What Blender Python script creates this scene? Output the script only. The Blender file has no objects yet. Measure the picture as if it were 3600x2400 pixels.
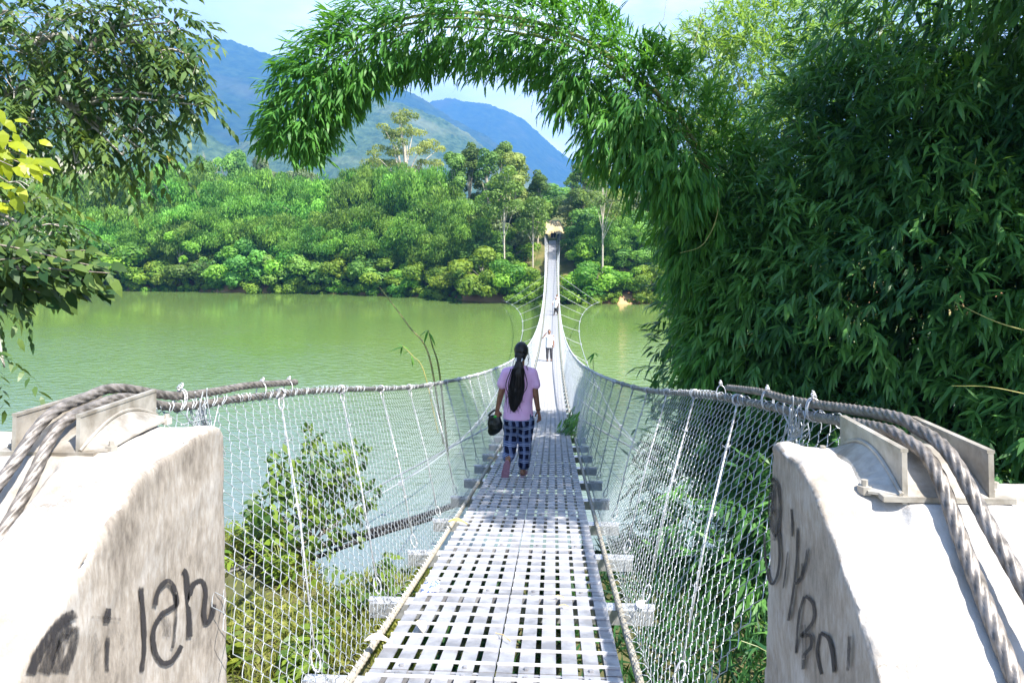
import bpy, bmesh, math, random
import numpy as np
from mathutils import Vector, noise as mnoise

SC = bpy.context.scene
COL = SC.collection
PI = math.pi
# ---------------------------------------------------------------- camera
CAM = np.array([0.25, 0.0, 1.65])
YAW = math.radians(3.245)
FPX = 2610.0
cam_d = bpy.data.cameras.new('camera')
cam_d.sensor_width = 36.0
cam_d.lens = 36.0 * FPX / 3600.0
cam_d.shift_y = -396.0 / 3600.0
cam_d.clip_start = 0.05
cam_d.clip_end = 20000
cam = bpy.data.objects.new('camera', cam_d)
COL.objects.link(cam)
cam.location = CAM
cam.rotation_euler = (PI / 2, 0, YAW)
SC.camera = cam
FW = np.array([-math.sin(YAW), math.cos(YAW), 0.0])
RT = np.array([math.cos(YAW), math.sin(YAW), 0.0])
UP = np.array([0, 0, 1.0])

def W(px, py, d):
    """a world point seen at photo pixel (px, py), d metres away"""
    return CAM + d * FW + (px - 1800) / FPX * d * RT - (py - 804) / FPX * d * UP

def on_plane_x(px, py, X):
    v = FW + (px - 1800) / FPX * RT - (py - 804) / FPX * UP
    t = (X - CAM[0]) / v[0]
    return CAM + t * v

# ---------------------------------------------------------------- light
SUN_EL, SUN_AZ = math.radians(55), math.radians(-38)      # azimuth from +X towards +Y
TO_SUN = Vector((math.cos(SUN_EL) * math.cos(SUN_AZ), math.cos(SUN_EL) * math.sin(SUN_AZ), math.sin(SUN_EL)))
sun_d = bpy.data.lights.new('sun', 'SUN')
sun_d.energy = 5.0
sun_d.angle = math.radians(0.5)
sun_d.color = (1.0, 0.95, 0.87)
sun = bpy.data.objects.new('sun', sun_d)
COL.objects.link(sun)
sun.rotation_euler = (-TO_SUN).to_track_quat('-Z', 'Y').to_euler()
sun.location = (20, 0, 30)

world = bpy.data.worlds.new('World')
SC.world = world
world.use_nodes = True
nt = world.node_tree
nt.nodes.clear()
n_out = nt.nodes.new('ShaderNodeOutputWorld')
n_bg = nt.nodes.new('ShaderNodeBackground')
n_sky = nt.nodes.new('ShaderNodeTexSky')
n_sky.sky_type = 'NISHITA'
n_sky.sun_disc = False
n_sky.sun_elevation = SUN_EL
n_sky.sun_rotation = PI / 2 - SUN_AZ
n_sky.air_density = 1.2
n_sky.dust_density = 1.5
n_tc = nt.nodes.new('ShaderNodeTexCoord')
n_map = nt.nodes.new('ShaderNodeMapping')
n_map.inputs['Scale'].default_value = (1.0, 1.0, 2.6)
n_map.inputs['Location'].default_value = (0.35, 0.1, 0.2)
n_noise = nt.nodes.new('ShaderNodeTexNoise')
n_noise.inputs['Scale'].default_value = 2.1
n_noise.inputs['Detail'].default_value = 6
n_noise.inputs['Roughness'].default_value = 0.55
n_ramp = nt.nodes.new('ShaderNodeValToRGB')
n_ramp.color_ramp.elements[0].position = 0.36
n_ramp.color_ramp.elements[1].position = 0.60
n_ramp.color_ramp.elements[0].color = (0.14, 0.14, 0.14, 1)
n_ramp.color_ramp.elements[1].color = (1, 1, 1, 1)
n_mix = nt.nodes.new('ShaderNodeMix')
n_mix.data_type = 'RGBA'
n_mix.inputs[7].default_value = (13.4, 14.0, 15.2, 1)
nt.links.new(n_tc.outputs['Generated'], n_map.inputs['Vector'])
nt.links.new(n_map.outputs['Vector'], n_noise.inputs['Vector'])
nt.links.new(n_noise.outputs['Fac'], n_ramp.inputs['Fac'])
# the cloud bank lies low over the mountains ahead; overhead and behind it is thinned to cut the fill light
n_sx = nt.nodes.new('ShaderNodeSeparateXYZ')
nt.links.new(n_tc.outputs['Generated'], n_sx.inputs[0])
n_e = nt.nodes.new('ShaderNodeMapRange'); n_e.inputs['From Min'].default_value = .42; n_e.inputs['From Max'].default_value = .70
n_e.inputs['To Min'].default_value = 1.0; n_e.inputs['To Max'].default_value = .06
nt.links.new(n_sx.outputs['Z'], n_e.inputs['Value'])
n_f = nt.nodes.new('ShaderNodeMapRange'); n_f.inputs['From Min'].default_value = -.1; n_f.inputs['From Max'].default_value = .5
n_f.inputs['To Min'].default_value = .12; n_f.inputs['To Max'].default_value = 1.0
nt.links.new(n_sx.outputs['Y'], n_f.inputs['Value'])
n_m1 = nt.nodes.new('ShaderNodeMath'); n_m1.operation = 'MULTIPLY'
n_m2 = nt.nodes.new('ShaderNodeMath'); n_m2.operation = 'MULTIPLY'
nt.links.new(n_e.outputs[0], n_m1.inputs[0]); nt.links.new(n_f.outputs[0], n_m1.inputs[1])
nt.links.new(n_m1.outputs[0], n_m2.inputs[0]); nt.links.new(n_ramp.outputs['Color'], n_m2.inputs[1])
n_g = nt.nodes.new('ShaderNodeMapRange'); n_g.inputs['From Min'].default_value = -.42; n_g.inputs['From Max'].default_value = -.02
n_g.inputs['To Min'].default_value = .38; n_g.inputs['To Max'].default_value = 1.0
nt.links.new(n_sx.outputs['X'], n_g.inputs['Value'])
n_m3 = nt.nodes.new('ShaderNodeMath'); n_m3.operation = 'MULTIPLY'
nt.links.new(n_m2.outputs[0], n_m3.inputs[0]); nt.links.new(n_g.outputs[0], n_m3.inputs[1])
nt.links.new(n_m3.outputs[0], n_mix.inputs[0])
nt.links.new(n_sky.outputs['Color'], n_mix.inputs[6])
nt.links.new(n_mix.outputs[2], n_bg.inputs['Color'])
n_bg.inputs['Strength'].default_value = 0.08
nt.links.new(n_bg.outputs['Background'], n_out.inputs['Surface'])

SC.view_settings.view_transform = 'Standard'
SC.view_settings.look = 'None'
SC.view_settings.gamma = 1
SC.view_settings.use_curve_mapping = False
SC.view_settings.exposure = 1.68
SC.cycles.max_bounces = 8
SC.cycles.transparent_max_bounces = 12
SC.cycles.volume_bounces = 0

# ---------------------------------------------------------------- helpers
def nrm(v):
    v = np.asarray(v, float)
    return v / np.maximum(np.linalg.norm(v, axis=-1, keepdims=True), 1e-9)

def make_mesh(name, V, faces, mats=None, attr=None, smooth=False, midx=None):
    """faces: list of int arrays (n,k)"""
    V = np.asarray(V, np.float32)
    me = bpy.data.meshes.new(name)
    me.vertices.add(len(V))
    me.vertices.foreach_set('co', V.ravel())
    faces = [np.asarray(f, np.int32) for f in faces if len(f)]
    nl = sum(f.size for f in faces)
    nf = sum(len(f) for f in faces)
    me.loops.add(nl)
    me.polygons.add(nf)
    me.loops.foreach_set('vertex_index', np.concatenate([f.ravel() for f in faces]))
    tot = np.concatenate([np.full(len(f), f.shape[1], np.int32) for f in faces])
    st = np.concatenate([[0], np.cumsum(tot)[:-1]]).astype(np.int32)
    me.polygons.foreach_set('loop_start', st)
    me.polygons.foreach_set('loop_total', tot)
    me.polygons.foreach_set('use_smooth', np.full(nf, bool(smooth)))
    for m in (mats if isinstance(mats, (list, tuple)) else [mats]):
        if m:
            me.materials.append(m)
    if midx is not None:
        me.polygons.foreach_set('material_index', np.asarray(midx, np.int32))
    if attr is not None:
        a = me.attributes.new('tint', 'FLOAT', 'POINT')
        a.data.foreach_set('value', np.asarray(attr, np.float32))
    me.update(calc_edges=True)
    me.validate()
    return me

class MB:
    """collects geometry for ONE mesh object"""
    def __init__(s):
        s.V, s.F3, s.F4, s.T, s.n = [], [], [], [], 0
        s.M3, s.M4 = [], []
    def add(s, V, tris=None, quads=None, tint=None, mi=0):
        V = np.asarray(V, float).reshape(-1, 3)
        if tris is not None and len(tris):
            s.F3.append(np.asarray(tris) + s.n); s.M3.append(np.full(len(tris), mi))
        if quads is not None and len(quads):
            s.F4.append(np.asarray(quads) + s.n); s.M4.append(np.full(len(quads), mi))
        s.V.append(V)
        s.T.append(np.full(len(V), 0.5) if tint is None else np.broadcast_to(tint, (len(V),)))
        s.n += len(V)
        return s
    def mesh(s, name, mats, smooth=False):
        F, M = [], []
        if s.F3: F.append(np.concatenate(s.F3)); M.append(np.concatenate(s.M3))
        if s.F4: F.append(np.concatenate(s.F4)); M.append(np.concatenate(s.M4))
        return make_mesh(name, np.concatenate(s.V), F, mats, np.concatenate(s.T), smooth, np.concatenate(M))
    def obj(s, name, mats, parent=None, smooth=False):
        return link(name, s.mesh(name, mats, smooth), parent)

def link(name, me, parent=None, loc=None):
    o = bpy.data.objects.new(name, me)
    COL.objects.link(o)
    if parent is not None:
        o.parent = parent
    if loc is not None:
        o.location = loc
    return o

def tag(o, label=None, cat=None, group=None, kind=None):
    if label: o['label'] = label
    if cat: o['category'] = cat
    if group: o['group'] = group
    if kind: o['kind'] = kind
    return o

def thing(name, label, cat, loc=(0, 0, 0), rz=0.0, group=None):
    o = bpy.data.objects.new(name, None)
    COL.objects.link(o)
    o.location = loc
    o.rotation_euler = (0, 0, rz)
    o.empty_display_size = 0.2
    return tag(o, label, cat, group)

def dup(root, loc, rz=0, scale=None, label=None, group=None):
    r = root.copy(); COL.objects.link(r)
    r.location = loc; r.rotation_euler = (0, 0, rz)
    if scale is not None: r.scale = scale
    if label: r['label'] = label
    if group: r['group'] = group
    for ch in list(root.children):
        c = ch.copy(); COL.objects.link(c); c.parent = r
    return r

def box_arr(c, s, R=None):
    c = np.asarray(c, float); h = np.asarray(s, float) / 2
    sg = np.array([[-1,-1,-1],[1,-1,-1],[1,1,-1],[-1,1,-1],[-1,-1,1],[1,-1,1],[1,1,1],[-1,1,1]], float)
    V = sg * h
    if R is not None: V = V @ np.asarray(R).T
    Q = [[0,3,2,1],[4,5,6,7],[0,1,5,4],[1,2,6,5],[2,3,7,6],[3,0,4,7]]
    return V + c, np.array(Q)

def frames(P):
    P = np.asarray(P, float)
    T = nrm(np.gradient(P, axis=0))
    N = np.zeros_like(P)
    ref = np.array([0, 0, 1.0]) if abs(T[0, 2]) < 0.9 else np.array([1.0, 0, 0])
    n = nrm(ref - T[0] * (ref @ T[0]))
    for i in range(len(P)):
        n = n - T[i] * (n @ T[i])
        n = nrm(n)
        N[i] = n
    return T, N, np.cross(T, N)

def tube(P, r, sides=8, cap=True):
    P = np.asarray(P, float); n = len(P)
    r = np.broadcast_to(np.asarray(r, float), (n,))
    T, N, B = frames(P)
    a = np.linspace(0, 2 * PI, sides, endpoint=False)
    V = P[:, None] + r[:, None, None] * (np.cos(a)[None, :, None] * N[:, None] + np.sin(a)[None, :, None] * B[:, None])
    i = np.arange(n - 1)[:, None] * sides; j = np.arange(sides)[None]; k = (j + 1) % sides
    Q = np.stack([i + j, i + k, i + sides + k, i + sides + j], -1).reshape(-1, 4)
    V = V.reshape(-1, 3)
    tr = []
    if cap:
        V = np.concatenate([V, P[:1], P[-1:]])
        c0, c1 = n * sides, n * sides + 1
        for q in range(sides):
            tr.append([c0, (q + 1) % sides, q])
            tr.append([c1, (n - 1) * sides + q, (n - 1) * sides + (q + 1) % sides])
    return V, np.array(tr, int).reshape(-1, 3), Q

def add_tube(mb, P, r, sides=8, cap=True, tint=None, mi=0):
    V, t, q = tube(P, r, sides, cap)
    mb.add(V, t, q, tint, mi)

def tubes_many(P, r, nvec, sides=3):
    """P (k,m,3) polylines of equal length -> V, quads ; nvec (k,1,3) or (k,m,3) reference normal"""
    k, m, _ = P.shape
    T = nrm(np.gradient(P, axis=1))
    N = nrm(nvec - T * np.sum(nvec * T, -1, keepdims=True))
    B = np.cross(T, N)
    a = np.linspace(0, 2 * PI, sides, endpoint=False)
    rr = np.asarray(r, float)
    if rr.ndim == 1: rr = rr[:, None, None, None]
    V = P[:, :, None] + rr * (np.cos(a)[None, None, :, None] * N[:, :, None] + np.sin(a)[None, None, :, None] * B[:, :, None])
    w = np.arange(k)[:, None, None] * m * sides
    i = np.arange(m - 1)[None, :, None] * sides
    j = np.arange(sides)[None, None]; jn = (j + 1) % sides
    Q = np.stack([w + i + j, w + i + jn, w + i + sides + jn, w + i + sides + j], -1).reshape(-1, 4)
    return V.reshape(-1, 3), Q

def rope(mb, P, R, step=0.012, lobes=6, pitch=0.27, mi=0):
    P = resample(P, step); n = len(P)
    T, N, B = frames(P)
    sides = lobes * 6
    a = np.linspace(0, 2 * PI, sides, endpoint=False)
    s = np.arange(n) * step
    ph = a[None] - 2 * PI * s[:, None] / pitch
    rr = R * (0.66 + 0.38 * np.abs(np.sin(ph * lobes / 2)) ** 0.7)
    V = P[:, None] + rr[..., None] * (np.cos(a)[None, :, None] * N[:, None] + np.sin(a)[None, :, None] * B[:, None])
    i = np.arange(n - 1)[:, None] * sides; j = np.arange(sides)[None]; k = (j + 1) % sides
    Q = np.stack([i + j, i + k, i + sides + k, i + sides + j], -1).reshape(-1, 4)
    V = np.concatenate([V.reshape(-1, 3), P[:1], P[-1:]])
    tr = []
    for q in range(sides):
        tr.append([n * sides, (q + 1) % sides, q])
        tr.append([n * sides + 1, (n - 1) * sides + q, (n - 1) * sides + (q + 1) % sides])
    mb.add(V, tr, Q, None, mi)

def catmull(P, n=8):
    P = np.asarray(P, float)
    Q = np.concatenate([2 * P[:1] - P[1:2], P, 2 * P[-1:] - P[-2:-1]])
    out = []
    for i in range(1, len(Q) - 2):
        p0, p1, p2, p3 = Q[i - 1], Q[i], Q[i + 1], Q[i + 2]
        for t in np.linspace(0, 1, n, endpoint=False):
            out.append(0.5 * (2 * p1 + (p2 - p0) * t + (2 * p0 - 5 * p1 + 4 * p2 - p3) * t ** 2 + (3 * p1 - p0 - 3 * p2 + p3) * t ** 3))
    out.append(P[-1])
    return np.array(out)

def resample(P, step):
    P = np.asarray(P, float)
    s = np.concatenate([[0], np.cumsum(np.linalg.norm(np.diff(P, axis=0), axis=1))])
    q = np.arange(0, s[-1], step)
    return np.stack([np.interp(q, s, P[:, k]) for k in range(3)], 1)

def hsh(ix, iy, seed):
    h = (ix.astype(np.int64) * 374761393 + iy.astype(np.int64) * 668265263 + seed * 1442695041) & 0xffffffff
    h = ((h ^ (h >> 13)) * 1274126177) & 0xffffffff
    return ((h ^ (h >> 16)) & 0xffff) / 65535.0

def vnoise(x, y, seed=0):
    x = np.asarray(x, float); y = np.asarray(y, float)
    ix, iy = np.floor(x), np.floor(y)
    fx, fy = x - ix, y - iy
    fx = fx * fx * (3 - 2 * fx); fy = fy * fy * (3 - 2 * fy)
    a, b, c, d = hsh(ix, iy, seed), hsh(ix + 1, iy, seed), hsh(ix, iy + 1, seed), hsh(ix + 1, iy + 1, seed)
    return (a * (1 - fx) + b * fx) * (1 - fy) + (c * (1 - fx) + d * fx) * fy

def fbm(x, y, seed=0, octs=4, gain=0.5):
    s = 0; amp = 1; tot = 0
    for o in range(octs):
        s = s + amp * vnoise(x * 2 ** o, y * 2 ** o, seed + o); tot += amp; amp *= gain
    return s / tot

def grid_mesh(name, X, Y, Z, mats, smooth=True, midx=None):
    ny, nx = X.shape
    V = np.stack([X, Y, Z], -1).reshape(-1, 3)
    i = np.arange(ny - 1)[:, None] * nx; j = np.arange(nx - 1)[None]
    Q = np.stack([i + j, i + j + 1, i + nx + j + 1, i + nx + j], -1).reshape(-1, 4)
    return make_mesh(name, V, [Q], mats, None, smooth, midx)

# ---- leaves
def leaf_arrays(P, D, N, L, Wd, bend):
    D = nrm(D)
    S = nrm(np.cross(D, N)); N2 = np.cross(S, D)
    L = L[:, None]; Wd = Wd[:, None]; bend = bend[:, None]
    m1 = P + D * .28 * L - N2 * bend * .04 * L
    m2 = P + D * .64 * L - N2 * bend * .2 * L
    t = P + D * L - N2 * bend * .5 * L
    V = np.stack([P, m1 - S * Wd / 2, m1 + S * Wd / 2, m2 - S * Wd * .39, m2 + S * Wd * .39, t], 1)
    return V

def add_leaves(mb, P, D, N, L, Wd, bend, tint, mi=0):
    n = len(P)
    if n == 0: return
    b = lambda x: np.broadcast_to(np.asarray(x, float), (n,))
    V = leaf_arrays(P, D, N, b(L), b(Wd), b(bend))
    o = np.arange(n)[:, None] * 6
    tr = np.concatenate([o + np.array([[0, 2, 1]]), o + np.array([[3, 4, 5]])])
    qd = o + np.array([[1, 2, 4, 3]])
    mb.add(V.reshape(-1, 3), tr, qd, np.repeat(b(tint), 6), mi)

def rdir(rng, n):
    return nrm(rng.normal(size=(n, 3)))

# ---- materials
def new_mat(name):
    m = bpy.data.materials.new(name)
    m.use_nodes = True
    t = m.node_tree
    b = t.nodes['Principled BSDF']
    return m, t, b

def setc(b, col=None, rough=None, metal=None, spec=None):
    if col is not None: b.inputs['Base Color'].default_value = (*col, 1)
    if rough is not None: b.inputs['Roughness'].default_value = rough
    if metal is not None: b.inputs['Metallic'].default_value = metal
    if spec is not None: b.inputs['Specular IOR Level'].default_value = spec

def noisy(name, c1, c2, scale=6, rough=.6, metal=0, bump=0.0, bscale=None, detail=6, lo=.35, hi=.65, spec=None, vec='Object', stretch=(1, 1, 1), bdist=.01):
    m, t, b = new_mat(name)
    setc(b, None, rough, metal, spec)
    tc = t.nodes.new('ShaderNodeTexCoord'); mp = t.nodes.new('ShaderNodeMapping')
    mp.inputs['Scale'].default_value = stretch
    t.links.new(tc.outputs[vec], mp.inputs['Vector'])
    nz = t.nodes.new('ShaderNodeTexNoise'); nz.inputs['Scale'].default_value = scale; nz.inputs['Detail'].default_value = detail
    nz.inputs['Roughness'].default_value = .6
    t.links.new(mp.outputs['Vector'], nz.inputs['Vector'])
    rp = t.nodes.new('ShaderNodeValToRGB')
    rp.color_ramp.elements[0].position = lo; rp.color_ramp.elements[0].color = (*c1, 1)
    rp.color_ramp.elements[1].position = hi; rp.color_ramp.elements[1].color = (*c2, 1)
    t.links.new(nz.outputs['Fac'], rp.inputs['Fac'])
    t.links.new(rp.outputs['Color'], b.inputs['Base Color'])
    if bump:
        n2 = t.nodes.new('ShaderNodeTexNoise'); n2.inputs['Scale'].default_value = bscale or scale * 3; n2.inputs['Detail'].default_value = 8
        t.links.new(mp.outputs['Vector'], n2.inputs['Vector'])
        bp = t.nodes.new('ShaderNodeBump'); bp.inputs['Strength'].default_value = bump; bp.inputs['Distance'].default_value = bdist
        t.links.new(n2.outputs['Fac'], bp.inputs['Height'])
        t.links.new(bp.outputs['Normal'], b.inputs['Normal'])
    return m

def leaf_mat(name, dark, light, transl=.35, rough=.45, spec=.35, hue_var=.03, val_var=.25, tcol=None):
    m, t, b = new_mat(name)
    setc(b, None, rough, 0, spec)
    at = t.nodes.new('ShaderNodeAttribute'); at.attribute_name = 'tint'
    mx = t.nodes.new('ShaderNodeMix'); mx.data_type = 'RGBA'
    mx.inputs[6].default_value = (*dark, 1); mx.inputs[7].default_value = (*light, 1)
    t.links.new(at.outputs['Fac'], mx.inputs[0])
    oi = t.nodes.new('ShaderNodeObjectInfo')
    hs = t.nodes.new('ShaderNodeHueSaturation')
    m1 = t.nodes.new('ShaderNodeMapRange'); m1.inputs['To Min'].default_value = .5 - hue_var; m1.inputs['To Max'].default_value = .5 + hue_var * .5
    m2 = t.nodes.new('ShaderNodeMapRange'); m2.inputs['To Min'].default_value = 1 - val_var; m2.inputs['To Max'].default_value = 1 + val_var
    t.links.new(oi.outputs['Random'], m1.inputs['Value']); t.links.new(oi.outputs['Random'], m2.inputs['Value'])
    t.links.new(m1.outputs['Result'], hs.inputs['Hue']); t.links.new(m2.outputs['Result'], hs.inputs['Value'])
    t.links.new(mx.outputs[2], hs.inputs['Color'])
    t.links.new(hs.outputs['Color'], b.inputs['Base Color'])
    tr = t.nodes.new('ShaderNodeBsdfTranslucent')
    g = t.nodes.new('ShaderNodeMix'); g.data_type = 'RGBA'; g.blend_type = 'MULTIPLY'; g.inputs[0].default_value = 1
    g.inputs[7].default_value = (*(tcol or (1.7, 1.5, .7)), 1)
    t.links.new(hs.outputs['Color'], g.inputs[6]); t.links.new(g.outputs[2], tr.inputs['Color'])
    ms = t.nodes.new('ShaderNodeMixShader'); ms.inputs[0].default_value = transl
    out = t.nodes['Material Output']
    t.links.new(b.outputs[0], ms.inputs[1]); t.links.new(tr.outputs[0], ms.inputs[2]); t.links.new(ms.outputs[0], out.inputs['Surface'])
    return m

M = {}
M['bamboo_leaf'] = leaf_mat('bamboo_leaf', (.03, .14, .03), (.14, .36, .06), .40, .45, .3, .01, .05)
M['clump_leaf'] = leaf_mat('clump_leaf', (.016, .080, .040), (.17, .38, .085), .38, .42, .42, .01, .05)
M['under_leaf'] = leaf_mat('under_leaf', (.010, .045, .022), (.05, .15, .04), .3, .5, .25, .01, .05)  # undergrowth leaf colour darkened to stand for the thicket's shade
M['top_leaf'] = leaf_mat('top_leaf', (.07, .20, .05), (.34, .50, .14), .42, .45, .35, .01, .05)  # lighter leaf colour, full sun on the clump top put into it
M['compound_leaf'] = leaf_mat('compound_leaf', (.022, .07, .024), (.16, .24, .06), .34, .42, .4, .01, .05)
M['broad_leaf'] = leaf_mat('broad_leaf', (.022, .065, .022), (.13, .20, .045), .28, .5, .22, .01, .05)
M['sunlit_leaf'] = leaf_mat('sunlit_leaf', (.22, .30, .02), (.42, .48, .03), .5, .4, .35, .005, .05)  # yellow of sun shining through the leaves, put into their colour
M['sapling_leaf'] = leaf_mat('sapling_leaf', (.03, .09, .02), (.20, .30, .04), .4, .4, .35, .01, .05)
M['weed_leaf'] = leaf_mat('weed_leaf', (.06, .14, .02), (.26, .34, .04), .4, .45, .3, .02, .15)
M['grass'] = leaf_mat('grass', (.12, .17, .03), (.34, .34, .09), .4, .5, .2, .01, .05)
M['far_bamboo'] = leaf_mat('far_bamboo', (.035, .125, .022), (.25, .50, .075), .38, .5, .25, .025, .30)
M['far_tree'] = leaf_mat('far_tree', (.035, .110, .026), (.21, .40, .075), .36, .5, .25, .03, .30)
M['far_bush'] = leaf_mat('far_bush', (.06, .17, .025), (.27, .45, .055), .4, .5, .25, .035, .2)
M['far_pale'] = leaf_mat('far_pale', (.10, .16, .04), (.36, .42, .12), .38, .5, .2, .02, .15)
M['far_yellow'] = leaf_mat('far_yellow', (.22, .20, .03), (.55, .46, .08), .3, .5, .2, .01, .1)
M['far_grey'] = leaf_mat('far_grey', (.08, .13, .055), (.24, .30, .14), .3, .5, .2, .02, .12)
M['bark'] = noisy('bark', (.10, .08, .06), (.30, .26, .21), 14, .85, bump=.5)
M['pale_bark'] = noisy('pale_bark', (.34, .29, .22), (.62, .56, .46), 9, .8, bump=.3)
M['culm'] = noisy('culm', (.10, .14, .03), (.26, .28, .08), 12, .45)
M['cane'] = noisy('cane', (.20, .22, .06), (.45, .40, .14), 9, .5)
M['steel'] = noisy('steel', (.22, .22, .235), (.39, .39, .415), 5, .45, .3, lo=.40, hi=.56, bump=.12, bscale=60, bdist=.003)
M['steel_strip'] = noisy('steel_strip', (.46, .46, .47), (.62, .62, .63), 8, .5, .1)
M['galv'] = noisy('galv', (.42, .43, .45), (.64, .64, .65), 20, .38, .5)
M['wire'] = noisy('wire', (.30, .33, .36), (.54, .57, .59), 30, .45, .4)
M['rope'] = noisy('rope', (.10, .09, .08), (.29, .262, .24), 30, .5, .35, bump=.2, bscale=200, bdist=.002)
M['saddle'] = noisy('saddle', (.24, .21, .17), (.50, .47, .42), 12, .45, .3, bump=.25, bscale=40, bdist=.004)
M['pipe'] = noisy('pipe', (.012, .012, .014), (.04, .038, .036), 5, .5)
M['earth'] = noisy('earth', (.17, .10, .055), (.34, .24, .14), 1.2, .95, bump=.6)
M['dry'] = noisy('dry', (.52, .36, .16), (.72, .58, .33), 20, .8)
# ================================================================ the setting
WZ = -7.75
rng = np.random.default_rng(7)

# ---- water
def water_mat():
    m, t, b = new_mat('river_water')
    setc(b, (.105, .165, .03), .06, 0, .8)
    b.inputs['IOR'].default_value = 1.33
    tc = t.nodes.new('ShaderNodeTexCoord')
    mp = t.nodes.new('ShaderNodeMapping'); mp.inputs['Scale'].default_value = (.55, 1.25, 1); mp.inputs['Rotation'].default_value = (0, 0, -.25)
    t.links.new(tc.outputs['Object'], mp.inputs['Vector'])
    n1 = t.nodes.new('ShaderNodeTexNoise'); n1.inputs['Scale'].default_value = 2.3; n1.inputs['Detail'].default_value = 3; n1.inputs['Distortion'].default_value = .4
    t.links.new(mp.outputs[0], n1.inputs['Vector'])
    # calmer water in large lanes
    n2 = t.nodes.new('ShaderNodeTexNoise'); n2.inputs['Scale'].default_value = .05; n2.inputs['Detail'].default_value = 3
    t.links.new(tc.outputs['Object'], n2.inputs['Vector'])
    r2 = t.nodes.new('ShaderNodeMapRange'); r2.inputs['From Min'].default_value = .35; r2.inputs['From Max'].default_value = .65
    r2.inputs['To Min'].default_value = .35; r2.inputs['To Max'].default_value = 1.0
    t.links.new(n2.outputs['Fac'], r2.inputs['Value'])
    # and calmer towards the sheltered far bank
    sx = t.nodes.new('ShaderNodeSeparateXYZ'); t.links.new(tc.outputs['Object'], sx.inputs[0])
    r3 = t.nodes.new('ShaderNodeMapRange'); r3.inputs['From Min'].default_value = 45; r3.inputs['From Max'].default_value = 80
    r3.inputs['To Min'].default_value = 1; r3.inputs['To Max'].default_value = .12
    t.links.new(sx.outputs['Y'], r3.inputs['Value'])
    mm = t.nodes.new('ShaderNodeMath'); mm.operation = 'MULTIPLY'
    t.links.new(r2.outputs[0], mm.inputs[0]); t.links.new(r3.outputs[0], mm.inputs[1])
    bp = t.nodes.new('ShaderNodeBump'); bp.inputs['Distance'].default_value = .15
    t.links.new(mm.outputs[0], bp.inputs['Strength']); t.links.new(n1.outputs['Fac'], bp.inputs['Height'])
    t.links.new(bp.outputs[0], b.inputs['Normal'])
    # murk: slow colour change of the silt
    n3 = t.nodes.new('ShaderNodeTexNoise'); n3.inputs['Scale'].default_value = .03; n3.inputs['Detail'].default_value = 2
    t.links.new(tc.outputs['Object'], n3.inputs['Vector'])
    rp = t.nodes.new('ShaderNodeValToRGB')
    rp.color_ramp.elements[0].position = .3; rp.color_ramp.elements[0].color = (.095, .160, .040, 1)
    rp.color_ramp.elements[1].position = .7; rp.color_ramp.elements[1].color = (.135, .205, .058, 1)
    t.links.new(n3.outputs['Fac'], rp.inputs['Fac'])
    # base colour turns blue-grey towards the near bank
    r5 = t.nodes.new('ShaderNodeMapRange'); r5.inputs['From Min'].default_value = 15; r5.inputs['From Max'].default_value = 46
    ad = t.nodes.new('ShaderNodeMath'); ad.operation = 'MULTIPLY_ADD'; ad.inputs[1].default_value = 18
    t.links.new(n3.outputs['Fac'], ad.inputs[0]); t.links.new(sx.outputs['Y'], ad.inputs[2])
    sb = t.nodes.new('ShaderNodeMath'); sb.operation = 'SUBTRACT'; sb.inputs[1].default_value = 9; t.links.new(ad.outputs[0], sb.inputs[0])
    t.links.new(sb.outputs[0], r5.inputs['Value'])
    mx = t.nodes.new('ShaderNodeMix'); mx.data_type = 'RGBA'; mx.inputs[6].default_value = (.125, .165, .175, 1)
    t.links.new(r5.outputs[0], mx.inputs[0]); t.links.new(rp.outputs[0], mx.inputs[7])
    t.links.new(mx.outputs[2], b.inputs['Base Color'])
    return m
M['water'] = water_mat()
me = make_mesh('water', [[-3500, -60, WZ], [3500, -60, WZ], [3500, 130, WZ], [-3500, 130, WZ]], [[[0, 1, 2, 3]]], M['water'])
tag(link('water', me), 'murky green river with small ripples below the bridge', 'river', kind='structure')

# ---- far bank terrain
SH = [(-900, 124), (0, 119), (400, 114.6), (1000, 109.5), (1300, 106.5), (1500, 101.8), (1650, 96.6), (1800, 94.2), (2000, 93.6), (2450, 92.9), (3600, 90), (5200, 84)]
_s = np.array([W(px, 1020, d)[:2] for px, d in SH])
def shoreY(x):
    x = np.asarray(x, float)
    y = np.interp(x, _s[:, 0], _s[:, 1])
    return y + 1.1 * (vnoise(x * .12, x * 0, 91) - .5) + .8 * (vnoise(x * .45, x * 0, 92) - .5)
def bankZ(x, y):
    t = y - shoreY(x)
    t = np.where(t > 0, t, t * 1.0)
    # low cut bank, then a slope, then a gentle rise
    z = np.interp(t, [-6, 0, 1.0, 20, 60, 150, 400, 1200, 4500], [-2.2, -.05, .9, 7.85, 11.5, 19, 30, 60, 90]) + WZ
    n = (fbm(x * .08, y * .08, 33, 4) - .5) * np.clip(t * .1, 0, 2.2)
    return z + n * (np.abs(x) > 4)
xs = np.concatenate([np.linspace(-3500, -160, 40), np.arange(-158, 140, 1.6), np.linspace(142, 3500, 40)])
ts = np.concatenate([np.arange(-6, 40, .8), np.linspace(41, 200, 40), np.linspace(215, 4400, 30)])
X = np.repeat(xs[None], len(ts), 0); Yg = shoreY(X) + ts[:, None]
Z = bankZ(X, Yg)
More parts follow.
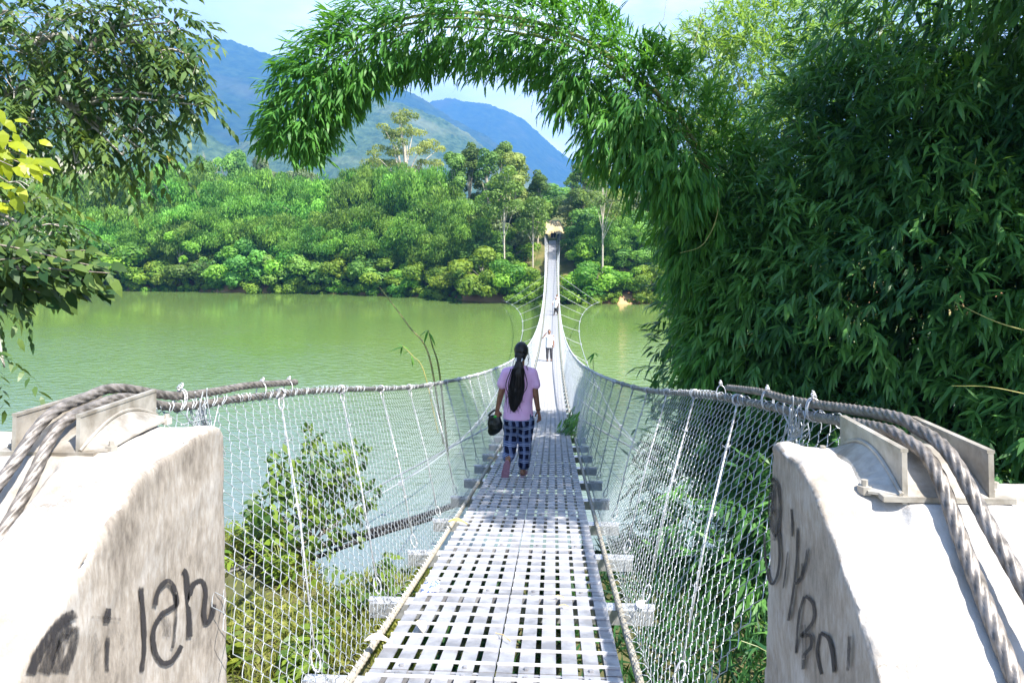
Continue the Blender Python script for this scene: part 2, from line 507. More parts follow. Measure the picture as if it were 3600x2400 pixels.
def bank_mat():
    m, t, b = new_mat('far_bank_soil'); setc(b, None, .95, 0, .1)
    tc = t.nodes.new('ShaderNodeTexCoord')
    nz = t.nodes.new('ShaderNodeTexNoise'); nz.inputs['Scale'].default_value = .35; nz.inputs['Detail'].default_value = 8
    t.links.new(tc.outputs['Object'], nz.inputs['Vector'])
    r1 = t.nodes.new('ShaderNodeValToRGB')
    e = r1.color_ramp.elements
    e[0].position = .38; e[0].color = (.30, .15, .075, 1); e[1].position = .62; e[1].color = (.46, .30, .16, 1)
    t.links.new(nz.outputs['Fac'], r1.inputs['Fac'])
    r2 = t.nodes.new('ShaderNodeValToRGB')
    e = r2.color_ramp.elements
    e[0].position = .40; e[0].color = (.06, .09, .02, 1); e[1].position = .66; e[1].color = (.20, .17, .07, 1)
    t.links.new(nz.outputs['Fac'], r2.inputs['Fac'])
    sx = t.nodes.new('ShaderNodeSeparateXYZ'); t.links.new(tc.outputs['Object'], sx.inputs[0])
    ad = t.nodes.new('ShaderNodeMath'); ad.operation = 'MULTIPLY_ADD'; ad.inputs[1].default_value = 3.0
    t.links.new(nz.outputs['Fac'], ad.inputs[0]); t.links.new(sx.outputs['Z'], ad.inputs[2])
    mr = t.nodes.new('ShaderNodeMapRange'); mr.inputs['From Min'].default_value = WZ + 2.4; mr.inputs['From Max'].default_value = WZ + 3.4
    t.links.new(ad.outputs[0], mr.inputs['Value'])
    mx = t.nodes.new('ShaderNodeMix'); mx.data_type = 'RGBA'
    t.links.new(mr.outputs[0], mx.inputs[0]); t.links.new(r1.outputs[0], mx.inputs[6]); t.links.new(r2.outputs[0], mx.inputs[7])
    t.links.new(mx.outputs[2], b.inputs['Base Color'])
    return m
M['bank'] = bank_mat()
tag(link('terrain', grid_mesh('terrain', X, Yg, Z, M['bank'])), 'far river bank of reddish soil and scrub', 'river bank', kind='structure')

# ---- near bank
def nearZ(x, y):
    x = np.asarray(x, float); y = np.asarray(y, float)
    edge = np.interp(x, [-30, -9, -3.2, -2.2, -1.4, -.8, .9, 2, 5, 30], [9, 7.6, 6.9, 6.5, 5.7, 7.2, 7.6, 7.2, 8, 9])
    edge = edge + .5 * (vnoise(x * 1.3, y * 1.3, 5) - .5)
    e = y - edge
    flat = -1.02 - .08 * (y - 3.5) - .25 * np.clip(x - 1, 0, 3) * np.clip(y - 2.5, 0, 3) / 3
    flat = flat - .10 * np.clip(y - 4.5, 0, 4) * np.exp(-(x / 1.3) ** 2)
    flat = np.where(y < 2.4, np.maximum(flat, -.9), flat)
    drop = np.interp(x, [-30, -3, -1, 1, 3, 30], [.75, .95, 1.1, .9, .55, .5])
    z = np.where(e > 0, flat - drop * e - .0 * e, flat)
    z = z + (fbm(x * 1.1, y * 1.1, 11, 4) - .5) * .28
    back = np.clip((-1.5 - y) / 6, 0, 1)
    z = z + back * .9
    return np.maximum(z, -9)
xs = np.concatenate([np.linspace(-400, -31, 20), np.linspace(-30, -6, 50), np.arange(-5.9, 6, .12), np.linspace(6.1, 30, 50), np.linspace(31, 400, 20)])
ys = np.concatenate([np.linspace(-500, -9, 16), np.linspace(-8, 2, 22), np.arange(2.1, 14, .15), np.linspace(14.2, 26, 14)])
X, Yg = np.meshgrid(xs, ys)
M['near_soil'] = noisy('near_soil', (.035, .05, .015), (.13, .12, .05), 1.6, .95, bump=.5)
tag(link('ground', grid_mesh('ground', X, Yg, nearZ(X, Yg), M['near_soil'])), 'weedy near bank dropping to the river', 'bank', kind='structure')

# ---- hills: forested ridges, each its own range at its own distance
def hill_mat(name, c1, c2, c3, scale, rough=.95):
    m, t, b = new_mat(name); setc(b, None, rough, 0, .1)
    tc = t.nodes.new('ShaderNodeTexCoord')
    n1 = t.nodes.new('ShaderNodeTexNoise'); n1.inputs['Scale'].default_value = scale; n1.inputs['Detail'].default_value = 10; n1.inputs['Roughness'].default_value = .7
    n2 = t.nodes.new('ShaderNodeTexNoise'); n2.inputs['Scale'].default_value = scale * .12; n2.inputs['Detail'].default_value = 4
    for n in (n1, n2): t.links.new(tc.outputs['Object'], n.inputs['Vector'])
    r = t.nodes.new('ShaderNodeValToRGB'); e = r.color_ramp.elements
    e[0].position = .38; e[0].color = (*c1, 1); e[1].position = .62; e[1].color = (*c2, 1)
    t.links.new(n1.outputs['Fac'], r.inputs['Fac'])
    mr = t.nodes.new('ShaderNodeMapRange'); mr.inputs['From Min'].default_value = .5; mr.inputs['From Max'].default_value = .62
    t.links.new(n2.outputs['Fac'], mr.inputs['Value'])
    mx = t.nodes.new('ShaderNodeMix'); mx.data_type = 'RGBA'; mx.inputs[7].default_value = (*c3, 1)
    mu = t.nodes.new('ShaderNodeMath'); mu.operation = 'MULTIPLY'; mu.inputs[1].default_value = .55
    t.links.new(mr.outputs[0], mu.inputs[0]); t.links.new(mu.outputs[0], mx.inputs[0])
    t.links.new(r.outputs[0], mx.inputs[6]); t.links.new(mx.outputs[2], b.inputs['Base Color'])
    return m

def hill(name, R, pts, slope_len, mat, crown, amp, seed, gully=.12, nx=620, nv=130, lab=''):
    P = np.array([W(px, py, R) for px, py in pts])
    x0, x1 = P[0, 0], P[-1, 0]
    xs = np.linspace(x0, x1, nx)
    h = np.interp(xs, P[:, 0], P[:, 2])
    k = max(3, nx // 90); ker = np.ones(k) / k
    h = np.convolve(np.pad(h, k // 2, mode='edge'), ker, 'valid')[:nx]
    v = np.concatenate([np.linspace(0, 1, nv) ** .9, 1 + np.linspace(.02, .5, 14)])
    XX, VV = np.meshgrid(xs, v)
    HH = np.repeat(h[None], len(v), 0)
    base = 2.0
    prof = np.where(VV <= 1, VV ** .95, 1 - (VV - 1) * .9)
    YY = R - slope_len * (1 - VV) + FW[1] * 0
    # spurs and gullies running down the slope
    warp = (fbm(XX / (slope_len * .5), VV * 2.2, seed + 5, 3) - .5) * 1.4
    sp = np.abs(fbm(XX / (slope_len * .28) + warp, VV * 1.1, seed, 3) - .5) * 2
    env = np.sin(np.clip(VV, 0, 1) * PI) * .9 + .12 * (VV > .6)
    ZZ = base + (HH - base) * prof - sp * gully * (HH - base) * env * 1.6
    # tree crowns
    bx, by = XX / crown, (YY + ZZ * .6) / crown
    tb = fbm(bx, by, seed + 20, 3, .6) + .6 * np.abs(vnoise(bx * 1.7, by * 1.7, seed + 31) - .5)
    ZZ = ZZ + (tb - .6) * amp
    o = link(name, grid_mesh(name, XX, YY, ZZ, mat, smooth=True))
    return tag(o, lab, 'hill', kind='structure')

HM1 = hill_mat('forest_far', (.012, .030, .018), (.038, .068, .030), (.08, .085, .05), .035)
HM2 = hill_mat('forest_mid', (.022, .050, .026), (.075, .120, .055), (.16, .18, .11), .07)
HM3 = hill_mat('forest_dry', (.11, .12, .07), (.27, .27, .17), (.34, .31, .22), .16)
hill('hill', 2400, [(-1500, 240), (-800, 170), (0, 132), (300, 104), (560, 106), (640, 112), (700, 116), (790, 127), (850, 150), (930, 184), (1021, 191), (1150, 240), (1250, 285), (1330, 305), (1365, 297), (1391, 299), (1448, 325), (1493, 347), (1600, 420), (1700, 470), (1850, 580), (2000, 690), (2200, 760)], 1150, HM1, 14, 11, 3, lab='tall blue forested mountain behind the trees')
hill('hill', 3500, [(1150, 420), (1300, 385), (1440, 362), (1531, 349), (1560, 342), (1589, 337), (1633, 352), (1680, 357), (1710, 360), (1780, 389), (1844, 421), (1984, 548), (2100, 600), (2400, 640), (3000, 600), (3600, 560), (4400, 540)], 900, HM1, 16, 10, 13, lab='paler blue ridge farther off below the cloud')
hill('hill', 1350, [(420, 700), (600, 640), (760, 545), (900, 470), (1020, 415), (1100, 380), (1200, 345), (1308, 337), (1410, 362), (1538, 408), (1600, 440), (1652, 472), (1684, 504), (1800, 590), (1950, 690), (2150, 760)], 620, HM2, 11, 9, 23, lab='sunlit wooded spur in front of the blue mountain')
hill('hill', 950, [(-1400, 180), (-600, 215), (0, 300), (300, 348), (400, 362), (520, 374), (640, 424), (760, 505), (860, 555), (950, 590), (1100, 625), (1300, 655), (1500, 690), (1800, 740)], 420, HM2, 9, 8, 37, lab='lighter wooded hillside sloping down to the right')
hill('hill', 430, [(-1200, 400), (-600, 430), (0, 500), (200, 548), (350, 602), (560, 660), (800, 700), (1200, 730), (1900, 730), (2300, 690), (2800, 660), (3700, 640)], 170, HM3, 5, 5, 51, nx=520, lab='pale dry wooded slope close behind the far bank')

# ---- haze
def haze_box():
    V, Q = box_arr((0, 1950, 395), (7600, 5100, 808))
    m = bpy.data.materials.new('haze_air'); m.use_nodes = True
    t = m.node_tree; t.nodes.clear()
    out = t.nodes.new('ShaderNodeOutputMaterial'); pv = t.nodes.new('ShaderNodeVolumePrincipled')
    pv.inputs['Color'].default_value = (.13, .41, 1.0, 1)
    pv.inputs['Density'].default_value = .00034
    pv.inputs['Anisotropy'].default_value = 0.1
    t.links.new(pv.outputs[0], out.inputs['Volume'])
    o = link('haze', make_mesh('haze', V, [Q], m))
    tag(o, 'thin bluish haze over the valley', 'haze', kind='stuff')
haze_box()

# ================================================================ far-bank trees
def crown_from_blobs(mb, rng, C, R, n, L, flat=.75, tlo=0.0, thi=1.0, mi=0, droop=.5, wr=.62):
    """leaf faces on the outer shell of every blob"""
    C = np.asarray(C, float); R = np.asarray(R, float)
    w = R ** 2; w = w / w.sum()
    idx = rng.choice(len(C), n, p=w)
    d = rdir(rng, n); d[:, 2] = d[:, 2] * .9 + .25; d = nrm(d)
    rad = R[idx] * (.62 + .42 * rng.random(n) ** .6)
    P = C[idx] + d * rad[:, None] * np.array([1, 1, flat])
    D = nrm(np.cross(d, rdir(rng, n)) + np.array([0, 0, -droop]) + d * .35)
    N = nrm(d + rdir(rng, n) * .7)
    LL = L * (.6 + .8 * rng.random(n))
    bt = rng.random(len(C))[idx]
    tint = np.clip(.72 * bt + .28 * rng.random(n), 0, 1) * (thi - tlo) + tlo
    add_leaves(mb, P, D, N, LL, LL * wr, .4 + .4 * rng.random(n), tint, mi)

def limb_tubes(mb, rng, base, top, C, r0, sides=6, curve=.15):
    """trunk from base to top, then limbs to the clump centres"""
    base = np.array(base, float); top = np.array(top, float)
    mid = (base + top) / 2 + rng.normal(size=3) * np.array([.1, .1, 0]) * np.linalg.norm(top - base) * curve
    P = catmull([base, mid, top], 6)
    add_tube(mb, P, np.linspace(r0, r0 * .45, len(P)), sides)
    for c in C:
        c = np.asarray(c, float)
        t = np.clip((c[2] - base[2]) / max(top[2] - base[2], .1) * .62, .25, .95)
        s = P[int(t * (len(P) - 1))]
        m = s * .5 + c * .5 + np.array([0, 0, .12 * np.linalg.norm(c - s)]) * (-1 if c[2] < s[2] else .5)
        Q = catmull([s, m, c], 4)
        add_tube(mb, Q, np.linspace(r0 * .34, r0 * .08, len(Q)), 4, False)

def proto_tree(kind, seed):
    """returns (crown mesh, trunk mesh); unit = metres"""
    rng = np.random.default_rng(seed)
    cm, tm = MB(), MB()
    if kind == 'bush':
        n = 20; a = rng.random(n) * 2 * PI; r = 2.3 * rng.random(n) ** .5
        C = np.stack([np.cos(a) * r, np.sin(a) * r, .5 + rng.random(n) ** .8 * (4.0 - r * 1.0)], 1)
        crown_from_blobs(cm, rng, C, .35 + .65 * rng.random(n), 4600, .28, .95)
        limb_tubes(tm, rng, (0, 0, -.6), (.1, 0, 2.6), C, .12)
        mats = (M['far_bush'], M['bark'])
    elif kind == 'broad':
        n = 27; a = rng.random(n) * 2 * PI; z = rng.random(n)
        r = 3.6 * np.sin(np.clip(z * .9 + .12, 0, 1) * PI) ** .6 * rng.random(n) ** .4
        C = np.stack([np.cos(a) * r, np.sin(a) * r, 2.6 + z * 6.6], 1)
        crown_from_blobs(cm, rng, C, .75 + .85 * rng.random(n), 8000, .34, .78)
        limb_tubes(tm, rng, (0, 0, -.8), (.3, 0, 7), C, .26)
        mats = (M['far_tree'], M['bark'])
    elif kind == 'bamboo':
        K = 17; Cs, Rs = [], []
        for k in range(K):
            az = rng.random() * 2 * PI; lean = .8 + 2.6 * rng.random(); h = 7 + 5.5 * rng.random()
            dx, dy = math.cos(az), math.sin(az)
            P = [np.array([dx * .5, dy * .5, -.5])]
            for s in np.linspace(.12, 1, 11):
                out = .5 + lean * (s ** 2) * 1.25
                zz = h * (s - .32 * s ** 4 - (.10 * s ** 6))
                P.append(np.array([dx * out, dy * out, zz]))
            P = np.array(P)
            add_tube(tm, P, np.linspace(.06, .015, len(P)), 4, False)
            for s in range(2, 12):
                Cs.append(P[s] + rng.normal(size=3) * .22); Rs.append(.42 + .38 * rng.random() + .25 * (s > 6))
        crown_from_blobs(cm, rng, np.array(Cs), np.array(Rs), 13500, .35, .9, droop=1.5, wr=.31)
        mats = (M['far_bamboo'], M['culm'])
    elif kind == 'tall':
        H = 17; n = 20; z = np.sort(rng.random(n)); a = rng.random(n) * 2 * PI
        r = (2.0 - 1.3 * z) * rng.random(n) ** .5
        C = np.stack([np.cos(a) * r, np.sin(a) * r, 7.2 + z * 9.3], 1)
        crown_from_blobs(cm, rng, C, .55 + .6 * rng.random(n), 5200, .32, 1.0)
        limb_tubes(tm, rng, (0, 0, -1), (.2, .1, H - 1.5), C, .19, 7, .06)
        mats = (M['far_tree'], M['pale_bark'])
    elif kind == 'umbrella':
        C, R = [], []
        for lev, rad, cnt in ((6.5, 5.2, 12), (8.3, 6.6, 15), (10.2, 5.6, 13), (12.0, 4.2, 9), (13.4, 2.6, 6)):
            for k in range(cnt):
                a = rng.random() * 2 * PI; r = rad * (.35 + .65 * rng.random())
                C.append((math.cos(a) * r, math.sin(a) * r, lev + rng.normal() * .35)); R.append(.85 + .6 * rng.random())
        C = np.array(C)
        crown_from_blobs(cm, rng, C, np.array(R), 8500, .28, .36, wr=.55)
        limb_tubes(tm, rng, (0, 0, -1), (.6, 0, 11), C[::2], .34, 7)
        mats = (M['far_pale'], M['pale_bark'])
    elif kind == 'bare':
        def grow(p, d, L, r, lev):
            q = p + d * L
            add_tube(tm, np.array([p, (p + q) / 2 + rng.normal(size=3) * .05 * L, q]), [r, r * .8, r * .6], 4, False)
            if lev == 0: return
            for k in range(3 if lev > 1 else 4):
                nd = nrm(d + rng.normal(size=3) * .5 + np.array([0, 0, .15]))
                grow(q if k < 2 else p + d * L * .7, nd, L * (.62 + .2 * rng.random()), r * .55, lev - 1)
        grow(np.array([0, 0, -.5]), np.array([.05, 0, 1.0]), 3.2, .2, 4)
        return None, tm.mesh('bare_trunk', M['pale_bark'])
    return cm.mesh(kind + '_crown', mats[0]), tm.mesh(kind + '_trunk', mats[1])

PROTO = {}
for kind, cnt in (('bush', 4), ('broad', 4), ('bamboo', 5), ('tall', 4), ('umbrella', 1), ('bare', 2)):
    PROTO[kind] = [proto_tree(kind, 100 + 17 * i + len(kind)) for i in range(cnt)]
_n = [0]
def tree(kind, name, label, cat, px, d, scale, group=None, mat=None, zoff=0.0, top=None, H=None, part='crown', var=None):
    """plants a tree on the far bank at the foot seen in column px, d metres off; top = the pixel row its crown reaches"""
    p = W(px, 804, d)
    z = float(bankZ(p[0], p[1])) + zoff
    cm, tm = PROTO[kind][(_n[0] if var is None else var) % len(PROTO[kind])]; _n[0] += 1
    sx = sz = scale or 1.0
    if top is not None:
        zt = 1.65 - (top - 804) / FPX * d
        nat = {'bush': 5.0, 'broad': 10.6, 'bamboo': 7.7, 'tall': 17.6, 'umbrella': 14.0, 'bare': 10.5}[kind]
        sz = max((zt - z) / nat, .25)
    if scale is None: sx = sz * (1.15 + .5 * random.Random(int(px)).random())
    t = thing(name, label, cat, (p[0], p[1], z), random.Random(int(px * 7 + d * 13)).random() * 6.28, group)
    t.scale = (sx, sx, sz)
    if cm is not None:
        c = link(part, cm, t)
        if mat is not None:
            c.data = cm.copy(); c.data.materials[0] = mat
    link('stems' if kind == 'bamboo' else 'trunk', tm, t)
    return t
def ds(px): return float(np.interp(px, [s[0] for s in SH], [s[1] for s in SH]))

# landmarks of the far bank, to say which of the many trees is meant
LM = [(60, 'the left picture edge'), (330, 'the oval-leaved bough'), (632, 'the pale forked tree'), (800, 'the round-topped tree'), (1040, 'the drooping bamboo tip'),
      (1250, 'the bamboo arch middle'), (1430, 'the umbrella tree'), (1600, 'the pale-stemmed row'), (1775, 'the long bare trunk'), (1950, 'the far bridge end'),
      (2120, 'the forked pale trunk'), (2300, 'the shady bamboo thicket')]
def near_lm(px):
    k = min(LM, key=lambda q: abs(q[0] - px)); d = px - k[0]
    w = 'straight below' if abs(d) < 28 else ('just left of' if d < 0 else 'just right of') if abs(d) < 75 else ('well left of' if d < 0 else 'well right of')
    return w + ' ' + k[1]

# waterside bushes
bush = [(-60,870),(40,900),(120,880),(190,905),(260,868),(330,895),(400,905),(455,880),(520,915),(585,940),(690,915),(750,935),(820,905),(890,880),(960,915),(1025,895),(1090,905),(1160,935),(1230,900),(1300,925),
        (1365,890),(1430,915),(1500,850),(1560,930),(1620,900),(1690,850),(1745,930),(1800,890),(1860,930),(1985,960),(2040,930),(2100,900),(2160,950),(2230,930),(2300,900),(2380,930),(2460,920),(2540,930),(2660,900),(2800,910)]
adj = ['low leafy', 'spreading', 'rounded', 'tall leafy']
rr = random.Random(4)
for i, (px, top) in enumerate(bush):
    d = ds(px) + .8 + 1.4 * rr.random()
    if px < 1340: top -= 62
    m = M['far_yellow'] if px in () else (M['far_tree'] if 560 < px < 1330 and i % 3 else None)
    col = 'dark green' if m else ('yellow green' if px > 1400 else 'fresh green')
    tree('bush', 'bush', f'{adj[i % 4]} {col} far waterline bush {near_lm(px)}', 'bush', px, d, None, 'bushes along the far waterline', m, top=top)
low = [(70,960),(160,975),(300,970),(440,985),(545,985),(660,990),(780,985),(870,990),(985,985),(1060,995),(1190,1000),(1270,1000),(1340,1005),(1410,1010),(1480,1010),(1545,1020),(1600,1030),(1840,1010),(1905,1000),(2000,1015),(2075,1010),(2140,1020),(2265,1015),(2340,1020),(2420,1010)]
low += [(p, t) for p, t in ((20,955),(115,965),(205,965),(255,985),(350,960),(400,980),(495,960),(605,1000),(720,970),(825,965),(925,965),(1020,975),(1110,970),(1150,1000),(1230,985),(1310,975),(1375,985),(1445,985),(1515,1000),(1570,1000)) if 1]
for i, (px, top) in enumerate(low):
    d = ds(px) + .1 + .6 * rr.random(); top -= 6 + 34 * rr.random() ** 2
    tree('bush', 'shrub', f'low {"yellowish" if px > 1300 else "green"} shrub at the far water {near_lm(px)}', 'shrub', px, d, None, 'low shrubs overhanging the far water', None, top=top, zoff=-.7)
# bamboo stand
bam = [(120,12,690,1.2),(230,16,650,1.3),(330,11,745,1.1),(410,20,620,1.3),(480,12,720,1.2),(560,18,665,1.25),(620,24,625,1.25),(700,11,730,1.2),(760,18,660,1.3),(830,22,635,1.25),(870,10,760,1.15),(930,15,690,1.25),(1000,20,640,1.25),
       (1040,9,780,1.1),(1100,14,700,1.2),(1160,20,640,1.25),(1210,10,745,1.15),(1270,16,650,1.25),(1340,20,610,1.3),(1390,10,735,1.1),(1440,15,640,1.2),(1500,18,660,1.1),(1530,9,760,1.0),(1585,12,720,1.0),(60,22,640,1.3),(-60,14,700,1.3)]
bam += [(170,7,770,1.0),(270,6,800,.95),(380,7,790,1.0),(450,8,770,1.0),(520,6,800,.95),(590,8,760,1.0),(660,7,790,1.0),(730,7,800,1.0),(800,8,750,1.0),(895,6,810,.95),(965,8,770,1.0),(1070,6,820,.95),(1130,7,800,1.0),(1185,8,790,1.0),(1240,6,830,.9),(1310,8,770,1.0),(1370,6,820,.95),(1465,7,800,.95),(1555,7,830,.85),(1625,9,790,.85),(1480,22,620,1.2),(1290,25,600,1.2),(940,24,620,1.2),(680,26,610,1.2),(520,26,610,1.2),(360,26,620,1.2),(270,24,630,1.2)]
for i, (px, off, top, s) in enumerate(bam):
    row = 'front' if off < 13 else ('middle' if off < 19 else 'back')
    tree('bamboo', 'bamboo_clump', f'plumed bamboo clump, {row} row, {near_lm(px)}', 'bamboo', px, ds(px) + off * .62, s * 1.25, 'bamboo clumps on the far bank', None, top=top, part='foliage')
# broadleaf trees filling between
fill = [(180,28,600,1.0),(290,30,585,1.05),(380,34,560,1.0),(500,30,590,1.0),(660,32,590,.95),(1120,34,600,1.0),(1230,32,610,1.0),(1360,30,590,1.0),(1480,24,600,.9),(1650,16,660,.95),(1720,14,700,.9),(1812,16,690,.9),(1822,22,640,.95),
        (1930,52,620,1.1),(2068,26,650,1.0),(2092,16,700,.9),(2160,14,760,.9),(2200,24,640,1.0),(2260,16,720,1.0),(2330,22,650,1.0),(2400,16,720,1.0),(2480,22,660,1.0),(2560,18,720,1.0),(2680,20,680,1.1),(2820,20,680,1.1),(3000,20,680,1.2)]
for i, (px, off, top, s) in enumerate(fill):
    col = ('mid green', 'deep green', 'grey green')[i % 3]
    off = off * .8; s = s * 1.2
    tree('broad', 'broadleaf_tree', f'{col} bushy tree on the far bank {near_lm(px)}', 'tree', px, ds(px) + off, s, 'broadleaf trees on the far bank', M['far_grey'] if i % 3 == 2 else None, top=top)
near_end = [(1690,9,800,1.1),(1745,11,780,1.0),(1786,10,790,1.05),(1800,14,730,1.0),(2100,13,700,1.05),(2078,9,800,.8),(2085,12,720,1.1),(2135,9,790,1.05),(2185,12,740,1.15),(2245,9,800,1.1),(2300,13,740,1.2),(2360,10,800,1.1),(2030,36,640,1.1),(2110,24,620,1.1)]
for i, (px, off, top, s) in enumerate(near_end):
    col = ('bright green', 'dense green', 'light green')[i % 3]
    tree(('broad', 'bamboo')[i % 4 == 3], 'broadleaf_tree' if i % 4 != 3 else 'bamboo_clump', f'{col} full-crowned growth around the far landing {near_lm(px)}', 'tree' if i % 4 != 3 else 'bamboo', px, ds(px) + off, s, 'trees round the far landing', M['far_bush'] if i % 3 == 2 and i % 4 != 3 else None, top=top, part='crown' if i % 4 != 3 else 'foliage', zoff=-1.4)
# trees one can name
tree('umbrella', 'umbrella_tree', 'tall pale green umbrella tree with layered crown standing above the far woods', 'tree', 1420, 128, 1.16, None, None, top=408)
tree('broad', 'broadleaf_tree', 'big round-topped green tree on the rise, tallest left of the bamboo tip', 'tree', 812, 150, 1.15, None, None, top=478)
tree('broad', 'broadleaf_tree', 'dark dense tree on the rise, directly right of the round-topped tree', 'tree', 905, 160, .9, None, M['far_grey'], top=522)
tree('broad', 'broadleaf_tree', 'glossy green tree on the rise in front of the leafless tree', 'tree', 700, 140, .95, None, None, top=525)
tree('broad', 'flowering_tree', 'yellow flowering tree crown at the top of the far woods', 'tree', 590, 150, .85, None, M['far_yellow'], top=532)
tree('bush', 'flowering_shrub', 'small orange yellow shrub halfway up the far woods', 'shrub', 535, 137, 1.0, None, M['far_yellow'], top=610)
tree('broad', 'broadleaf_tree', 'grey green spreading tree behind the bamboo, left of two', 'tree', 960, 172, 1.15, None, M['far_grey'], top=585)
tree('broad', 'broadleaf_tree', 'grey green spreading tree under the hanging bamboo tip', 'tree', 1055, 172, 1.2, None, M['far_grey'], top=568)
tree('bare', 'bare_tree', 'leafless grey tree beside the round-topped tree on the rise', 'tree', 738, 146, .9, None, top=490)
tree('bare', 'bare_tree', 'low leafless whitish tree below the dark dense tree', 'tree', 880, 148, .8, None, top=570)
for px, off, top, s, lab in ((1600, 14, 492, 1.0, 'leftmost of the slim pale-stemmed trees beside the umbrella tree'), (1655, 18, 478, 1.05, 'slim pale-stemmed tree, highest of the row left of the bridge'),
                             (1712, 16, 505, .95, 'slim pale-stemmed tree in the middle of the row left of the bridge'), (1760, 20, 490, 1.0, 'slim leafy tree behind the long bare trunk'),
                             (1810, 15, 492, 1.1, 'slim tree with a yellowing crown left of the far bridge end'), (1890, 17, 580, .95, 'short slim tree nearest the far bridge end on its left'),
                             (2050, 16, 548, 1.0, 'slim tree rising just right of the far bridge end'), (2010, 30, 600, .9, 'slim tree straight behind the far bridge end'), (2210, 18, 610, 1.0, 'slim tree half hidden by the shady bamboo thicket')):
    tree('tall', 'tall_tree', lab, 'tree', px, ds(px) + off, s, 'tall slim trees on the far bank', M['far_pale'] if px == 1810 else None, top=top)

def bare_trunk_tree(label, px, dd, y0, y1, crown_px, crown_r, r0, mat, fork=None):
    """a long visible trunk with a crown above it"""
    b = W(px, y0, dd); t_ = W(px, y1, dd)
    z = float(bankZ(b[0], b[1])) - .3
    root = thing('tall_tree', label, 'tree', (b[0], b[1], z))
    rg = np.random.default_rng(int(px))
    C = np.array([W(x, y, dd + rg.normal() * .8) for x, y in crown_px]) - np.array([b[0], b[1], z])
    tm, cm = MB(), MB()
    limb_tubes(tm, rg, (0, 0, 0), (t_[0] - b[0], t_[1] - b[1], t_[2] - z), C, r0, 7, .04)
    crown_from_blobs(cm, rg, C, np.full(len(C), crown_r) * (.7 + .6 * rg.random(len(C))), 260 * len(C), .38, .8)
    cm.obj('crown', mat, root); tm.obj('trunk', M['pale_bark'], root)
bare_trunk_tree('pale forked tree with yellowish leaves standing alone at the waterline', 632, ds(632) + .9, 1018, 835, [(600,830),(635,815),(665,835),(690,850),(655,860),(590,850),(645,910),(680,870)], .75, .17, M['far_bush'])
bare_trunk_tree('tree with a long thin bare pink trunk left of the bridge', 1775, ds(1775) + 4, 960, 600, [(1760,640),(1790,600),(1800,660),(1750,690),(1780,720),(1815,720),(1740,740)], 1.25, .13, M['far_tree'])
bare_trunk_tree('tree with a forked pale trunk right of the bridge', 2118, ds(2118) + 5, 990, 640, [(2100,640),(2140,620),(2165,680),(2090,700),(2150,740),(2180,730),(2125,580)], 1.2, .15, M['far_pale'])
bare_trunk_tree('tree with a short straight pale trunk beside the shaded hollow', 1873, ds(1873) + 8, 925, 760, [(1850,740),(1880,720),(1905,760),(1840,790),(1890,790)], 1.2, .13, M['far_tree'])
# ================================================================ the bridge
Y0, SPAN, SAG, NP = 2.0, 112.5, 5.6, 100
def uu(y): return (np.asarray(y, float) - Y0) / SPAN
def zd(y):
    u = uu(y)
    return -4 * SAG * u * (1 - u)
def zr(y):
    y = np.asarray(y, float)
    return zd(y) + 1.085 + .06 * np.exp(-((y - 4.2) / 2.0) ** 2)
def wr(y): return .70 + .5 * (1 - 2 * uu(y)) ** 2
YE = Y0 + SPAN

bridge = thing('suspension_bridge', 'long narrow sagging footbridge with steel grating deck and chain link sides', 'bridge', (0, 0, 0))

# deck panels
def panel_mesh():
    mb = MB(); Lp = SPAN / NP
    for x0 in (-.531, .006):
        for k in range(6):
            xa = x0 + k * .0925
            w = .067
            V, Q = box_arr((xa + w / 2, Lp / 2, -.003), (w, Lp - .012, .006)); mb.add(V, None, Q)
            V, Q = box_arr((xa + .002, Lp / 2, -.029), (.004, Lp - .014, .044)); mb.add(V, None, Q)
        for k in range(7):
            V, Q = box_arr((x0 + .2625, .081 + k * Lp / 7, .006), (.527, .0085, .011)); mb.add(V, None, Q, mi=1)
        for yy in (.012, Lp - .022):
            V, Q = box_arr((x0 + .2625, yy, -.036), (.524, .02, .05)); mb.add(V, None, Q)
        for xx in (x0 + .125, x0 + .40):
            for yy in (.04, Lp - .05):
                mb.add(*hexbolt((xx, yy, .001), .011, .008), mi=0)
    return mb.mesh('deck_panel', (M['steel'], M['steel_strip']))
def hexbolt(c, r, h):
    a = np.arange(6) * PI / 3
    lo = np.stack([np.cos(a) * r, np.sin(a) * r, a * 0], 1); hi = lo + [0, 0, h]
    V = np.concatenate([lo, hi, [[0, 0, h]]]) + np.asarray(c)
    q = [[i, (i + 1) % 6, 6 + (i + 1) % 6, 6 + i] for i in range(6)]
    t = [[12, 6 + i, 6 + (i + 1) % 6] for i in range(6)]
    return V, np.array(t), np.array(q)
pm = panel_mesh()
Lp = SPAN / NP
for k in range(NP):
    ya, yb = Y0 + k * Lp, Y0 + (k + 1) * Lp
    za, zb = float(zd(ya)), float(zd(yb))
    o = link('deck_panel', pm, bridge, (0, ya, za))
    o.rotation_euler = (math.atan2(zb - za, Lp), 0.0, 0)
    o.scale = (1, math.hypot(Lp, zb - za) / Lp, 1)

